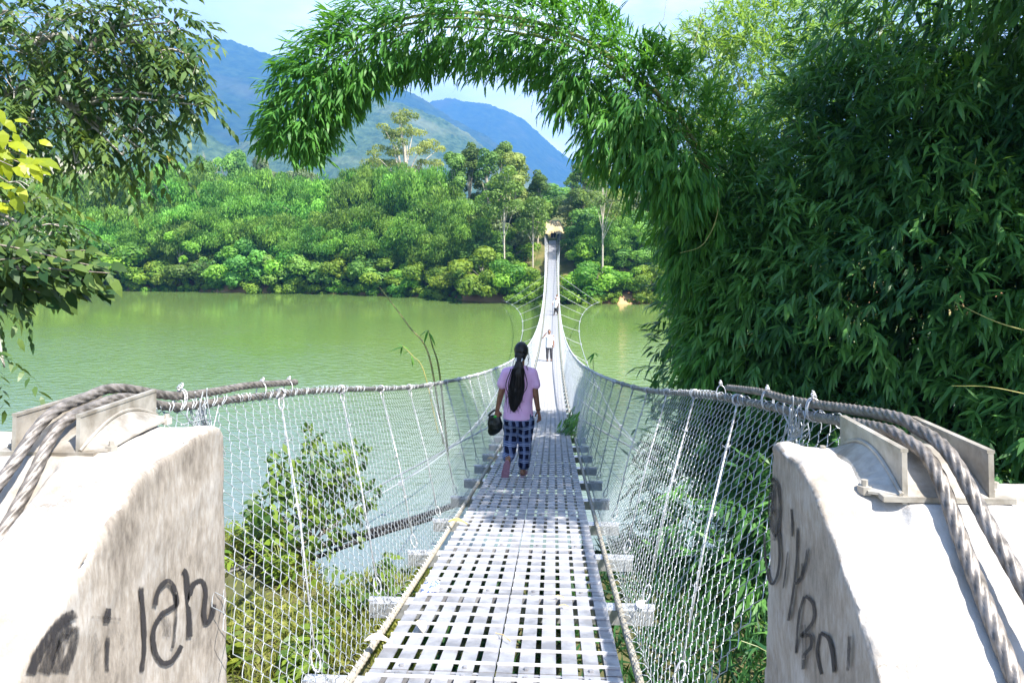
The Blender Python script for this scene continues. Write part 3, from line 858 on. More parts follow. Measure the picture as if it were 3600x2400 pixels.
# crossbeams: a channel under every panel joint, ends sticking out
bmb = MB()
for zc, sz, yc, sy in ((-.045, .006, 0, .085), (-.085, .08, -.040, .006), (-.085, .08, .040, .006)):
    V, Q = box_arr((0, yc, zc - .016), (1.62, sy, sz)); bmb.add(V, None, Q)
for sx in (-1, 1):
    bmb.add(*hexbolt((sx * .70, .0, -.058), .016, .014))
    V, Q = box_arr((sx * .77, 0, -.0535), (.10, .05, .008)); bmb.add(V, None, Q)
bmesh_ = bmb.mesh('crossbeam', M['galv'])
for k in range(NP):
    y = Y0 + (k + 1) * Lp
    if k == NP - 1: y -= .1
    link('crossbeam', bmesh_, bridge, (0, y, float(zd(y))))

# cables
yy = np.concatenate([np.arange(2.0, 16, .5), np.arange(16, YE + .5, 2.0)])
for sx in (-1, 1):
    P = np.stack([np.full_like(yy, sx * .615), yy, zd(yy) - .044], 1)
    mb = MB(); k = np.searchsorted(yy, 12.0)
    rope(mb, catmull(P[:k + 1], 6), .018, .014)
    add_tube(mb, P[k:], .016, 6)
    mb.obj('walkway_cable', noisy('old_rope', (.26, .23, .18), (.46, .43, .36), 40, .7), bridge, smooth=True)

SAD = {-1: dict(yb=2.04, yf=2.45, dz=0.0, rx=1.2, ye=2.47, top=[(2.47, .965), (2.36, 1.006), (2.19, 1.008), (2.03, 1.004), (1.93, .975), (1.80, .905), (1.65, .825), (1.50, .735), (1.2, .535), (.7, .18), (.0, -.34), (-.7, -.88)]),
        1: dict(yb=1.73, yf=2.10, dz=.03, rx=1.14, ye=2.14, top=[(2.14, 1.0), (2.06, 1.055), (1.90, 1.058), (1.79, 1.04), (1.69, .98), (1.57, .90), (1.43, .795), (1.2, .62), (.7, .24), (.0, -.30), (-.7, -.84)])}
ZB = lambda Y, sx: 1.055 + SAD[sx]['dz'] - .78 * max(0.0, SAD[sx]['yb'] - Y)          # centre line of the back ropes on the block slope
def back_path(sx, dx, dz):
    q = SAD[sx]; yb, yf, rx, z0 = q['yb'], q['yf'], q['rx'], q['dz']
    ys_ = [0.0, .5, 1.0, yb - .5, yb - .3, yb - .12]
    sp = lambda y: 1 + 1.2 * min(1, max(0, (yb - y) / .4))
    P = [(sx * (rx + dx * sp(y)), y, ZB(y, sx) + dz * sp(y)) for y in ys_]
    P += [(sx * (rx + dx), yb + .03, 1.088 + z0 + dz * .7), (sx * (rx + dx), (yb + yf) / 2, 1.108 + z0 + dz * .6), (sx * (rx + dx), yf - .03, 1.097 + z0 + dz * .8)]
    return P
rail_mat = noisy('rail_cable_far', (.52, .52, .52), (.74, .74, .74), 30, .5, .3)
for sx in (-1, 1):
    yr = np.concatenate([np.arange(2.75, 14, .5), np.arange(14, YE, 2.0), [YE]])
    P = [np.array(q) for q in back_path(sx, -.018, -.020)]
    P += [np.array((sx * float(wr(y)), y, float(zr(y)))) for y in yr]
    k = len(back_path(1, 0, 0)) + int(np.searchsorted(yr, 9.5))
    mb = MB()
    rope(mb, catmull(P[:k + 1], 8), .0165, .010)
    add_tube(mb, np.array(P[k:]), .019, 6, mi=1)
    mb.obj('handrail_cable', (M['rope'], rail_mat), bridge, smooth=True)
    # the second strand: comes up the slope, over the saddle and ends free, lashed to the handrail
    end = 4.05 if sx < 0 else 4.3
    P = back_path(sx, .018, .020)
    P += [(sx * (wr(y) + .012), y, float(zr(y)) + .042 + .012 * (y > 3.2)) for y in np.arange(2.75, end + .01, .32)]
    mb = MB(); rope(mb, catmull(P, 8), .0165, .010)
    mb.obj('cable_tail', M['rope'], bridge, smooth=True)

# chain link sides
def chain(sx):
    mb = MB()
    def wires(y0, y1, sp, per, r, sub):
        ys_ = np.arange(y0, y1, sp); k = len(ys_); m = sub * int(round(1.14 / per)) * 2 + 1
        t = np.linspace(0, 1, m)
        ph = (np.arange(m) / sub) % 2
        zig = 1 - np.abs(ph - 1) * 2                      # -1..1..-1
        zig = np.sign(zig) * np.abs(zig) ** .85
        flip = np.where(np.arange(k) % 2 == 0, 1, -1)[:, None]
        rr = np.random.default_rng(3 + int(y0) + (sx > 0))
        jy = (rr.random((k, 1)) - .5) * sp * .25
        Yw = ys_[:, None] + jy + zig[None] * flip * sp * .53 + .05 * np.sin(t * PI)[None] * sp
        wob = .012 * (fbm(ys_[:, None] * 1.2, t[None] * 3 + 0 * ys_[:, None], 8) - .5) * 2
        xb, zb_ = .66, zd(Yw) - .03
        xt, zt_ = wr(Yw), zr(Yw) - .012
        bel = .045 * np.sin(t * PI)[None]
        Xw = sx * (xb + (xt - xb) * t[None] ** 1.15 + wob - bel * .6)
        Zw = zb_ + (zt_ - zb_) * t[None]
        off = np.where(np.arange(m) // sub % 2 == 0, 1, -1)[None] * flip * .0022
        P = np.stack([Xw + sx * off, Yw, Zw], -1)
        V, Q = tubes_many(P, r, np.array([[[1.0, 0, .05]]]), 3 if y0 > 8 else 5)
        mb.add(V, None, Q)
    wires(2.36, 8, .0425, .076, .00150, 3)
    wires(8, 30, .0425, .076, .00150, 1)
    wires(30, YE - .3, .085, .152, .0025, 1)
    # the top of every wire is wound round the handrail
    ys_ = np.arange(2.5, 20, .0850)
    a = np.linspace(-.4, 2 * PI * 1.15, 11)
    rr = np.random.default_rng(9)
    tilt = (rr.random((len(ys_), 1)) - .5) * .07
    P = np.stack([sx * wr(ys_)[:, None] + np.cos(a)[None] * .021, ys_[:, None] + tilt * np.sin(a)[None] + a[None] * .004, zr(ys_)[:, None] + np.sin(a)[None] * .022], -1)
    V, Q = tubes_many(P, .0019, np.array([[[0, 1.0, 0]]]), 4)
    mb.add(V, None, Q)
    # and laced to the walkway cable
    ys_ = np.arange(2.6, 16, .13)
    P = np.stack([sx * .63 + np.cos(a)[None] * .03 + 0 * ys_[:, None], ys_[:, None] + tilt[:1] + a[None] * .007, zd(ys_)[:, None] - .034 + np.sin(a)[None] * .027], -1)
    V, Q = tubes_many(P, .0018, np.array([[[0, 1.0, 0]]]), 4)
    mb.add(V, None, Q)
    return mb.obj('chain_link_mesh', M['wire'], bridge)
chain(-1); chain(1)

# hangers: a rod from every beam end to the handrail with an eye at both ends
def ring_pts(c, r, ax1, ax2, n=12, turns=1.0):
    a = np.linspace(0, 2 * PI * turns, n)
    return np.asarray(c) + r * (np.cos(a)[:, None] * np.asarray(ax1) + np.sin(a)[:, None] * np.asarray(ax2))
far_h = MB()
for k in range(NP - 1):
    for sx in (-1, 1):
        y = Y0 + (k + 1) * Lp
        lean = .55 * math.exp(-k / 6) + .1
        b = np.array((sx * .76, y, float(zd(y)) - .04)); t_ = np.array((sx * float(wr(y + lean)), y + lean, float(zr(y + lean))))
        d = nrm(t_ - b)
        mb = MB() if k < 50 else far_h
        if k < 50:
            add_tube(mb, [b + d * .11, (b + t_) / 2 - [sx * .015, 0, 0], t_ - d * .085], .0055, 6)
            add_tube(mb, ring_pts(b + d * .06, .020, (1, 0, 0), d * 2.3, 12), .005, 5)
            add_tube(mb, ring_pts(t_ - d * .05, .020, (.3, .9, 0), d * 2.0, 12), .005, 5)
            add_tube(mb, ring_pts(t_, .026, (1, 0, 0), (0, .25, 1), 12), .006, 5)
            if k < 14:                                   # twists of tie wire
                for f in (.3, .55, .8):
                    c = b + (t_ - b) * f
                    add_tube(mb, ring_pts(c, .011, (1, 0, .4), (0, 1, 0), 16, 2.2) + np.linspace(0, .02, 16)[:, None] * d, .0022, 4)
                    add_tube(mb, [c, c + np.array((-sx * .02, .02, .015)), c + np.array((-sx * .012, .045, -.005))], .002, 4)
            mb.obj('hanger', M['galv'], bridge, smooth=True)
        else:
            add_tube(mb, [b, t_], .007, 4)
tag(far_h.obj('hanger', M['galv'], bridge), kind='stuff')

# lashings of bright wire at the near ends of the handrails
for sx in (-1, 1):
    rg = np.random.default_rng(5 + sx)
    for y in ((2.78, 3.55, 3.9) if sx < 0 else (2.75, 3.3, 4.15)):
        mb = MB()
        c = np.array((sx * (float(wr(y)) + .006), y, float(zr(y)) + .03))
        for q in range(2 if y < 3.4 else 1):
            add_tube(mb, ring_pts(c + [0, .016 * q, -.01], .040, (.62, 0, .1), (0, .28, 1.0), 18, 1.05), .003, 5)
        s = c + [0, 0, .026]
        add_tube(mb, ring_pts(s + [0, 0, .010], .008, (1, .3, 0), (0, .2, 1), 18, 2.3) + np.linspace(0, .02, 18)[:, None] * [0, 1, .6], .003, 4)
        mb.obj('wire_lashing', M['galv'], bridge, smooth=True)
    mb = MB()
    c = np.array((sx * (float(wr(2.95)) - .01), 2.9, float(zr(2.9)) - .03))
    for q in range(13):
        p0 = c + rg.normal(size=3) * [.015, .05, .02]
        p1 = c + np.array((-sx * .02, -.03 + .1 * rg.random(), -.06 - .10 * rg.random())) + rg.normal(size=3) * .02
        p2 = p1 + rg.normal(size=3) * [.02, .05, .035]
        add_tube(mb, catmull([p0 + [0, 0, .05], p0, p1, p2, c + rg.normal(size=3) * [.015, .05, .03]], 5), .0026, 4)
    mb.obj('wire_bundle', M['wire'], bridge, smooth=True)

# wind guys: bowed side cables with ties up to the deck
def guy(sx, label):
    g = thing('wind_guy_cable', label, 'cable', (0, 0, 0), 0, 'wind guys beside the bridge')
    gx = lambda y: 2.05 + .0022 * (y - 50) ** 2 + .02 * np.clip(31 - np.asarray(y, float), 0, 99) ** 2
    gz = lambda y: -6.1 - .0007 * np.clip(np.asarray(y, float) - 50, 0, 99) ** 2 - .0006 * np.clip(50 - np.asarray(y, float), 0, 99) ** 2
    y = np.arange(13, 99, 3.0)
    add = MB(); P = np.stack([sx * gx(y), y, gz(y)], 1)
    P = np.concatenate([P, [(sx * 10.8, 100.0, -6.3)]])
    add_tube(add, P, .022, 6)
    add.obj('cable', M['wire'], g)
    for yt in np.arange(17, 93, 6.6):
        t = MB()
        a = np.array((sx * .79, yt, float(zd(yt)) - .06)); b = np.array((sx * float(gx(yt)), yt, float(gz(yt))))
        add_tube(t, [a, (a + b) / 2 - [0, 0, .03], b], .017, 5)
        V, Q = box_arr(b, (.13, .12, .12)); t.add(V, None, Q)
        t.obj('tie', M['galv'], g)
guy(-1, 'bowed side cable with ties, on the left of the bridge'); guy(1, 'bowed side cable with ties, on the right of the bridge')

# far towers
for sx, lab in ((-1, 'dark post at the far bridge end, left of the two'), (1, 'dark post at the far bridge end, right of the two')):
    mb = MB()
    V, Q = box_arr((0, 0, -.60), (.62, 1.5, 2.8)); mb.add(V, None, Q)
    V, Q = box_arr((0, .1, .833), (.5, 1.2, .06)); mb.add(V, None, Q)
    o = mb.obj('bridge_post', noisy('dark_post', (.035, .035, .04), (.10, .10, .10), 3, .9))
    bv = o.modifiers.new('b', 'BEVEL'); bv.width = .03
    o.location = (sx * 1.02, YE + .75, 0)
    tag(o, lab, 'post', 'posts at the far bridge end')
mb = MB()
V, Q = box_arr((0, YE + 3.06, -.87), (3.2, 6, 1.04)); mb.add(V, None, Q)
tag(mb.obj('path', noisy('sand', (.42, .30, .17), (.66, .52, .34), 1.2, .95, bump=.3)), 'sandy landing at the far bridge end', 'path', kind='structure')

# cut sandy slope behind the landing
gx_, gy_ = np.meshgrid(np.linspace(-4.2, 3.4, 40), np.linspace(YE + 5.5, YE + 12, 30))
ff = np.clip((gy_ - YE - 5.5) / 4.5, 0, 1)
gz_ = -.6 + 3.8 * ff ** 1.1 * np.exp(-((gx_ + .8) / 3.0) ** 4) + 1.5 * ff * (fbm(gx_ * .8, gy_ * .5, 77, 4) - .5)
tag(link('hill', grid_mesh('sand_slope', gx_, gy_, gz_, noisy('sand_bank', (.30, .24, .12), (.58, .46, .27), 1.1, .95, bump=.5))), 'sandy cut slope behind the far landing', 'slope', kind='structure')

# ================================================================ near concrete blocks
def remesh(name, mb, voxel, smooth=3, parent=None, mats=None):
    o = mb.obj(name + '_raw', mats, None)
    r = o.modifiers.new('r', 'REMESH'); r.mode = 'VOXEL'; r.voxel_size = voxel
    s = o.modifiers.new('s', 'SMOOTH'); s.factor = .5; s.iterations = smooth
    dg = bpy.context.evaluated_depsgraph_get()
    me = bpy.data.meshes.new_from_object(o.evaluated_get(dg))
    me.name = name
    bpy.data.objects.remove(o)
    me.materials.clear()
    for m in (mats if isinstance(mats, (list, tuple)) else [mats]): me.materials.append(m)
    me.polygons.foreach_set('use_smooth', np.ones(len(me.polygons), bool))
    return link(name, me, parent)

def prism_x(mb, x0, x1, prof):
    """profile of (y, z) points, extruded along x"""
    n = len(prof)
    V = [(x0, y, z) for y, z in prof] + [(x1, y, z) for y, z in prof]
    bm = bmesh.new()
    vs = [bm.verts.new(v) for v in V]
    bm.faces.new(vs[:n]); bm.faces.new(vs[n:][::-1])
    for i in range(n):
        j = (i + 1) % n
        bm.faces.new([vs[j], vs[i], vs[n + i], vs[n + j]])
    bmesh.ops.triangulate(bm, faces=bm.faces[:])
    bmesh.ops.recalc_face_normals(bm, faces=bm.faces[:])
    bm.verts.index_update()
    mb.add([v.co[:] for v in bm.verts], [[l.vert.index for l in f.loops] for f in bm.faces])
    bm.free()

def plaster_mat():
    m, t, b = new_mat('whitewashed_concrete'); setc(b, None, .8, 0, .25)
    tc = t.nodes.new('ShaderNodeTexCoord')
    def nz(scale, det, st=(1, 1, 1), dist=0):
        mp = t.nodes.new('ShaderNodeMapping'); mp.inputs['Scale'].default_value = st
        t.links.new(tc.outputs['Object'], mp.inputs[0])
        n = t.nodes.new('ShaderNodeTexNoise'); n.inputs['Scale'].default_value = scale; n.inputs['Detail'].default_value = det; n.inputs['Distortion'].default_value = dist
        n.inputs['Roughness'].default_value = .65
        t.links.new(mp.outputs[0], n.inputs['Vector']); return n
    def ramp(src, pts):
        r = t.nodes.new('ShaderNodeValToRGB'); e = r.color_ramp.elements
        e[0].position, e[0].color = pts[0][0], (*pts[0][1], 1); e[1].position, e[1].color = pts[-1][0], (*pts[-1][1], 1)
        for p, c in pts[1:-1]:
            q = e.new(p); q.color = (*c, 1)
        t.links.new(src, r.inputs[0]); return r
    def mix(f, a, c, bt='MIX'):
        x = t.nodes.new('ShaderNodeMix'); x.data_type = 'RGBA'; x.blend_type = bt
        if isinstance(f, float): x.inputs[0].default_value = f
        else: t.links.new(f, x.inputs[0])
        t.links.new(a, x.inputs[6])
        if isinstance(c, tuple): x.inputs[7].default_value = (*c, 1)
        else: t.links.new(c, x.inputs[7])
        return x.outputs[2]
    base = ramp(nz(3.0, 9).outputs['Fac'], [(.30, (.26, .22, .175)), (.46, (.40, .375, .345)), (.66, (.53, .515, .50))])
    stain = ramp(nz(7, 8, (1, 1, .35), .5).outputs['Fac'], [(.52, (0, 0, 0)), (.68, (1, 1, 1))])
    mulf = t.nodes.new('ShaderNodeMath'); mulf.operation = 'MULTIPLY'; mulf.inputs[1].default_value = .45
    t.links.new(stain.outputs[0], mulf.inputs[0])
    c = mix(mulf.outputs[0], base.outputs[0], (.36, .30, .23))
    spots = ramp(nz(34, 4).outputs['Fac'], [(.66, (0, 0, 0)), (.74, (1, 1, 1))])
    m2 = t.nodes.new('ShaderNodeMath'); m2.operation = 'MULTIPLY'; m2.inputs[1].default_value = .5
    t.links.new(spots.outputs[0], m2.inputs[0])
    c = mix(m2.outputs[0], c, (.30, .27, .24))
    vo = t.nodes.new('ShaderNodeTexVoronoi'); vo.feature = 'DISTANCE_TO_EDGE'; vo.inputs['Scale'].default_value = 2.6
    dn = nz(5, 6); vv = t.nodes.new('ShaderNodeVectorMath'); vv.operation = 'MULTIPLY_ADD'; vv.inputs[1].default_value = (.25, .25, .25)
    t.links.new(dn.outputs['Color'], vv.inputs[0]); t.links.new(tc.outputs['Object'], vv.inputs[2]); t.links.new(vv.outputs[0], vo.inputs['Vector'])
    ck = t.nodes.new('ShaderNodeMapRange'); ck.inputs['From Min'].default_value = .0; ck.inputs['From Max'].default_value = .011; ck.inputs['To Min'].default_value = 1; ck.inputs['To Max'].default_value = 0
    t.links.new(vo.outputs['Distance'], ck.inputs['Value'])
    cm_ = ramp(nz(2.2, 3).outputs['Fac'], [(.50, (0, 0, 0)), (.60, (.75, .75, .75))])
    cf = t.nodes.new('ShaderNodeMath'); cf.operation = 'MULTIPLY'; t.links.new(ck.outputs[0], cf.inputs[0]); t.links.new(cm_.outputs[0], cf.inputs[1])
    c = mix(cf.outputs[0], c, (.16, .14, .12))
    t.links.new(c, b.inputs['Base Color'])
    bp = t.nodes.new('ShaderNodeBump'); bp.inputs['Strength'].default_value = .55; bp.inputs['Distance'].default_value = .012
    t.links.new(nz(30, 14).outputs['Fac'], bp.inputs['Height'])
    t.links.new(bp.outputs[0], b.inputs['Normal'])
    return m
def dirty_mat():
    """the hand-worn faces towards the walkway: the lime wash rubbed off, brushed streaks and grime"""
    m, t, b = new_mat('rubbed_concrete'); setc(b, None, .62, 0, .3)
    tc = t.nodes.new('ShaderNodeTexCoord')
    mp = t.nodes.new('ShaderNodeMapping'); mp.inputs['Scale'].default_value = (1, 2.3, .75); mp.inputs['Rotation'].default_value = (.6, 0, 0)
    t.links.new(tc.outputs['Object'], mp.inputs[0])
    n1 = t.nodes.new('ShaderNodeTexNoise'); n1.inputs['Scale'].default_value = 24; n1.inputs['Detail'].default_value = 12; n1.inputs['Roughness'].default_value = .72
    t.links.new(mp.outputs[0], n1.inputs['Vector'])
    n2 = t.nodes.new('ShaderNodeTexNoise'); n2.inputs['Scale'].default_value = 2.6; n2.inputs['Detail'].default_value = 7; n2.inputs['Roughness'].default_value = .6
    t.links.new(tc.outputs['Object'], n2.inputs['Vector'])
    r = t.nodes.new('ShaderNodeValToRGB'); e = r.color_ramp.elements
    e[0].position = .36; e[0].color = (.135, .115, .095, 1); e[1].position = .68; e[1].color = (.52, .50, .475, 1)
    q = e.new(.5); q.color = (.31, .275, .235, 1)
    ad = t.nodes.new('ShaderNodeMath'); ad.operation = 'MULTIPLY_ADD'; ad.inputs[1].default_value = .45
    mu = t.nodes.new('ShaderNodeMath'); mu.operation = 'MULTIPLY'; mu.inputs[1].default_value = .58
    t.links.new(n2.outputs['Fac'], mu.inputs[0]); t.links.new(n1.outputs['Fac'], ad.inputs[0]); t.links.new(mu.outputs[0], ad.inputs[2])
    t.links.new(ad.outputs[0], r.inputs['Fac'])
    t.links.new(r.outputs[0], b.inputs['Base Color'])
    bp = t.nodes.new('ShaderNodeBump'); bp.inputs['Strength'].default_value = .5; bp.inputs['Distance'].default_value = .006
    t.links.new(n1.outputs['Fac'], bp.inputs['Height']); t.links.new(bp.outputs[0], b.inputs['Normal'])
    return m
M['plaster'] = plaster_mat(); M['rubbed'] = dirty_mat()
M['soot'] = None

def block(sx, xin, label):
    root = thing('anchor_block', label, 'concrete block', (0, 0, 0))
    mb = MB()
    bottom = [(-.7, -1.2), (SAD[sx]['ye'] + (.24 if sx > 0 else .03), -1.2)]
    q = SAD[sx]; ye, yb, yf, rx = q['ye'], q['yb'], q['yf'], q['rx']; top = q['top']
    prism_x(mb, sx * xin, sx * (rx - .075), bottom + top)
    tr = [(ye - .01, .99 + q['dz']), (yb - .02, 1.0 + q['dz'])] + [(y, ZB(y, sx) - .055) for y in (yb - .06, yb - .3, yb - .6, 1.0, .5, 0)] + [(-.69, -1.1)]
    prism_x(mb, sx * (rx - .10), sx * (rx + .15), [(-.69, -1.19), (ye - .01, -1.19)] + tr)
    top2 = [(ye + .01, .93), (ye - .14, .985), (yb - .1, .965), (yb - .3, .86), (yb - .6, .66), (.8, .29), (.0, -.30), (-.68, -.8)]
    prism_x(mb, sx * (rx + .12), sx * 2.6, [(-.68, -1.18), (ye + .01, -1.18)] + top2)
    o = remesh('concrete', mb, .0115, 4, root, (M['plaster'], M['rubbed']))
    me = o.data
    n = len(me.vertices)
    co = np.empty(n * 3, np.float32); me.vertices.foreach_get('co', co); co = co.reshape(-1, 3)
    no = np.empty(n * 3, np.float32); me.vertices.foreach_get('normal', no); no = no.reshape(-1, 3)
    # chipped, trowelled surface; strongest along the broken inner edge
    nz1 = np.array([mnoise.fractal(Vector(c) * 5.5, 1, 2, 5) for c in co])
    q2 = np.array([mnoise.noise(Vector(c) * 21) for c in co])
    edge = np.exp(-((co[:, 0] * sx - xin) / .06) ** 2) * np.clip((no[:, 2] + .15) / .6, 0, 1)
    vert = (np.abs(no[:, 0]) > .9)
    a = np.where(vert, .0012, .0055) + .021 * edge
    co2 = co + no * (nz1 * a + q2 * (.0012 + .004 * edge) * (1 - vert))[:, None]
    me.vertices.foreach_set('co', co2.astype(np.float32).ravel())
    nf = len(me.polygons)
    pn = np.empty(nf * 3, np.float32); me.polygons.foreach_get('normal', pn); pn = pn.reshape(-1, 3)
    pc = np.empty(nf * 3, np.float32); me.polygons.foreach_get('center', pc); pc = pc.reshape(-1, 3)
    jit = fbm(pc[:, 1] * 9, pc[:, 2] * 9, 4, 3) - .5
    mi = ((-pn[:, 0] * sx > .55 + jit * .22) & (pc[:, 0] * sx < xin + .06)).astype(np.int32)
    me.polygons.foreach_set('material_index', mi)
    me.update()
    mb = MB()
    V, Q = box_arr((sx * 1.75, .4, -2.4), (1.5, 3.2, 2.46)); mb.add(V, None, Q)
    mb.obj('footing', M['plaster'], root)
    # saddle
    sd = MB()
    z0 = q['dz']; px_ = rx - .095
    for X_ in (px_, rx + .095):
        prism_x(sd, sx * (X_ - .006), sx * (X_ + .006), [(yb, .995 + z0), (yf, .995 + z0), (yf, 1.098 + z0), (yb + .005, 1.112 + z0)])
        prism_x(sd, sx * (X_ - .0085), sx * (X_ + .0085), [(yb + .005, 1.1125 + z0), (yf - .003, 1.0985 + z0), (yf - .003, 1.106 + z0), (yb + .005, 1.12 + z0)])
    # curved trough under the ropes, bowed apron on the walkway side, base plate, bolts
    arc = [(yb + (yf - yb) * s, 1.008 + z0 + .066 * math.sin(PI * (s * .94 + .03))) for s in np.linspace(0, 1, 15)]
    prism_x(sd, sx * (px_ + .007), sx * (rx + .088), [(yb + .001, .99 + z0), (yf - .001, .99 + z0)] + arc[::-1])
    ap0 = [(sx * (px_ - .006), y, z + .002) for y, z in arc]
    ap1 = [(sx * (px_ - .07), yb + .03 + (yf - yb - .06) * s, 1.014 + z0 + .006 * math.sin(PI * s)) for s in np.linspace(0, 1, 15)]
    for i in range(14):
        V = np.array([ap0[i], ap0[i + 1], ap1[i + 1], ap1[i]])
        sd.add(np.concatenate([V, V - [0, 0, .006]]), None, [[0, 1, 2, 3], [7, 6, 5, 4], [0, 3, 7, 4], [1, 0, 4, 5], [2, 1, 5, 6], [3, 2, 6, 7]])
    add_tube(sd, np.array([(sx * (px_ - .008), y, z + .004) for y, z in arc]), .0055, 6)
    V, Q = box_arr((sx * rx, (yb + yf) / 2, 1.008 + z0), (.29, yf - yb + .01, .012)); sd.add(V, None, Q)
    sdo = sd.obj('saddle', M['saddle'], root)
    for y, xo in ((yb + .05, rx - .165), (yf - .05, rx - .165), (yb + .05, rx + .13), (yf - .05, rx + .13)):
        nb = MB(); nb.add(*hexbolt((sx * xo, y, 1.002 + z0), .017, .018)); add_tube(nb, [(sx * xo, y, 1.01 + z0), (sx * xo, y, 1.034 + z0)], .008, 8)
        nb.obj('bolt', M['saddle'], sdo)
    return root
blkL = block(-1, .865, 'whitewashed concrete anchor block left of the walkway, scrawled letters on its side')
blkR = block(1, .862, 'whitewashed concrete anchor block right of the walkway, scrawled letters running down')

# painted scrawl on the walkway faces
def paint_mat():
    m, t, b = new_mat('black_spray'); setc(b, (.035, .033, .035), .75, 0, .2)
    tc = t.nodes.new('ShaderNodeTexCoord'); n = t.nodes.new('ShaderNodeTexNoise'); n.inputs['Scale'].default_value = 95; n.inputs['Detail'].default_value = 8
    n.inputs['Roughness'].default_value = .75
    mp = t.nodes.new('ShaderNodeMapping'); mp.inputs['Scale'].default_value = (1, 1, .35)
    t.links.new(tc.outputs['Object'], mp.inputs[0]); t.links.new(mp.outputs[0], n.inputs['Vector'])
    at = t.nodes.new('ShaderNodeAttribute'); at.attribute_name = 'tint'
    ad = t.nodes.new('ShaderNodeMath'); ad.operation = 'ADD'
    t.links.new(n.outputs['Fac'], ad.inputs[0]); t.links.new(at.outputs['Fac'], ad.inputs[1])
    mr = t.nodes.new('ShaderNodeMapRange'); mr.inputs['From Min'].default_value = .88; mr.inputs['From Max'].default_value = 1.30
    t.links.new(ad.outputs[0], mr.inputs['Value'])
    tr = t.nodes.new('ShaderNodeBsdfTransparent'); ms = t.nodes.new('ShaderNodeMixShader')
    t.links.new(mr.outputs[0], ms.inputs[0]); t.links.new(tr.outputs[0], ms.inputs[1]); t.links.new(b.outputs[0], ms.inputs[2])
    t.links.new(ms.outputs[0], t.nodes['Material Output'].inputs['Surface'])
    return m
M['spray'] = paint_mat()
def stroke(mb, pts, wpx, X, den=.62, soft=1.0):
    den = den + .19
    """a brush stroke lying on the face x = X; pts in photo pixels, solid core, thin edge"""
    n = 7
    P = catmull(np.array([[x, y, 0] for x, y in pts], float), n)[:, :2]
    T = nrm(np.gradient(P, axis=0)); Nn = np.stack([-T[:, 1], T[:, 0]], 1)
    rows = []
    w = wpx * (.75 + .35 * fbm(np.arange(len(P)) * .35, np.arange(len(P)) * 0 + wpx, 3))
    for f in (-.62, -.3, .3, .62):
        rows.append(P + Nn * (w * f)[:, None])
    V = np.array([[on_plane_x(x, y, X) for x, y in r] for r in rows])          # 4,n,3
    V[1:3, :, 0] += -.0006 * np.sign(X)
    k = len(P); tint = np.array([.12, den, den, .12])[:, None] * np.ones(k)[None]
    tint[:, 0] *= .5; tint[:, -1] *= .4
    i = np.arange(3)[:, None] * k; j = np.arange(k - 1)[None]
    Q = np.stack([i + j, i + j + 1, i + k + j + 1, i + k + j], -1).reshape(-1, 4)
    mb.add(V.reshape(-1, 3), None, Q, tint.ravel())
cv = lambda L, ox, oy, s=1.3067: [(ox + x / s, oy + y / s) for x, y in L]
XL = -.865 + .0045; XR = .862 - .0045
mb = MB()
A = lambda pts, w, den=.62: stroke(mb, cv(pts, 0, 1200), w, XL, den)
A([(648, 1120), (655, 1230), (662, 1330), (660, 1430), (650, 1520)], 21)
A([(712, 1215), (728, 1140), (770, 1098), (802, 1135), (812, 1200), (785, 1225), (740, 1255), (705, 1330), (712, 1420), (745, 1472), (785, 1468), (815, 1430), (836, 1392)], 21)
A([(806, 1150), (808, 1260), (800, 1370), (790, 1410)], 14, .45)
A([(740, 1260), (770, 1300), (760, 1360)], 40, .30)
A([(838, 1050), (855, 1070), (862, 1200), (870, 1290), (872, 1360)], 25)
A([(866, 1190), (885, 1120), (925, 1100), (945, 1150), (938, 1240), (948, 1290), (970, 1265), (985, 1200)], 22)
A([(498, 1222), (494, 1260), (488, 1295)], 28, .6)
A([(400, 1262), (500, 1270), (560, 1275)], 16, .30)
A([(495, 1350), (492, 1440), (490, 1520)], 20, .5)
A([(352, 1245), (280, 1285), (215, 1370), (165, 1460), (140, 1530)], 46, .56)
A([(335, 1290), (262, 1370), (225, 1460), (200, 1530)], 62, .50)
A([(345, 1300), (338, 1400), (310, 1470), (290, 1530)], 46, .46)
A([(300, 1330), (270, 1430), (250, 1530)], 50, .40)
A([(420, 1330), (440, 1420), (420, 1520)], 46, .24)
A([(550, 1320), (560, 1400), (580, 1500)], 40, .2)
mb.obj('graffiti', M['spray'], blkL.children[0])
mb = MB()
B = lambda pts, w, den=.62: stroke(mb, cv(pts, 2400, 1200), w, XR, den)
B([(412, 625), (436, 660), (446, 760), (440, 860), (425, 890), (404, 840), (398, 740), (412, 650)], 12, .55)
B([(412, 620), (415, 720), (408, 800)], 16, .5)
B([(440, 870), (446, 980), (438, 1060), (415, 1112), (394, 1085), (380, 980), (376, 880)], 12, .6)
B([(425, 760), (428, 850), (420, 920)], 22, .42)
B([(500, 765), (503, 830), (504, 900)], 10, .55)
B([(528, 850), (524, 1000), (512, 1120), (495, 1230), (484, 1285)], 11, .58)
B([(484, 960), (474, 1050), (462, 1140)], 8, .5)
B([(578, 945), (560, 1040), (535, 1100), (515, 1110)], 16, .5)
B([(520, 1100), (545, 1080), (550, 1010)], 12, .4)
B([(560, 1165), (538, 1240), (528, 1330), (520, 1440)], 12, .55)
B([(562, 1165), (598, 1200), (604, 1270), (575, 1320), (545, 1350), (588, 1350), (590, 1400), (560, 1440), (553, 1510)], 16, .55)
B([(555, 1290), (560, 1380), (556, 1460)], 26, .35)
B([(632, 1335), (618, 1420), (628, 1490), (640, 1530)], 13, .6)
B([(632, 1335), (668, 1360), (688, 1430), (697, 1525)], 17, .6)
B([(768, 1345), (764, 1430), (758, 1520)], 16, .5)
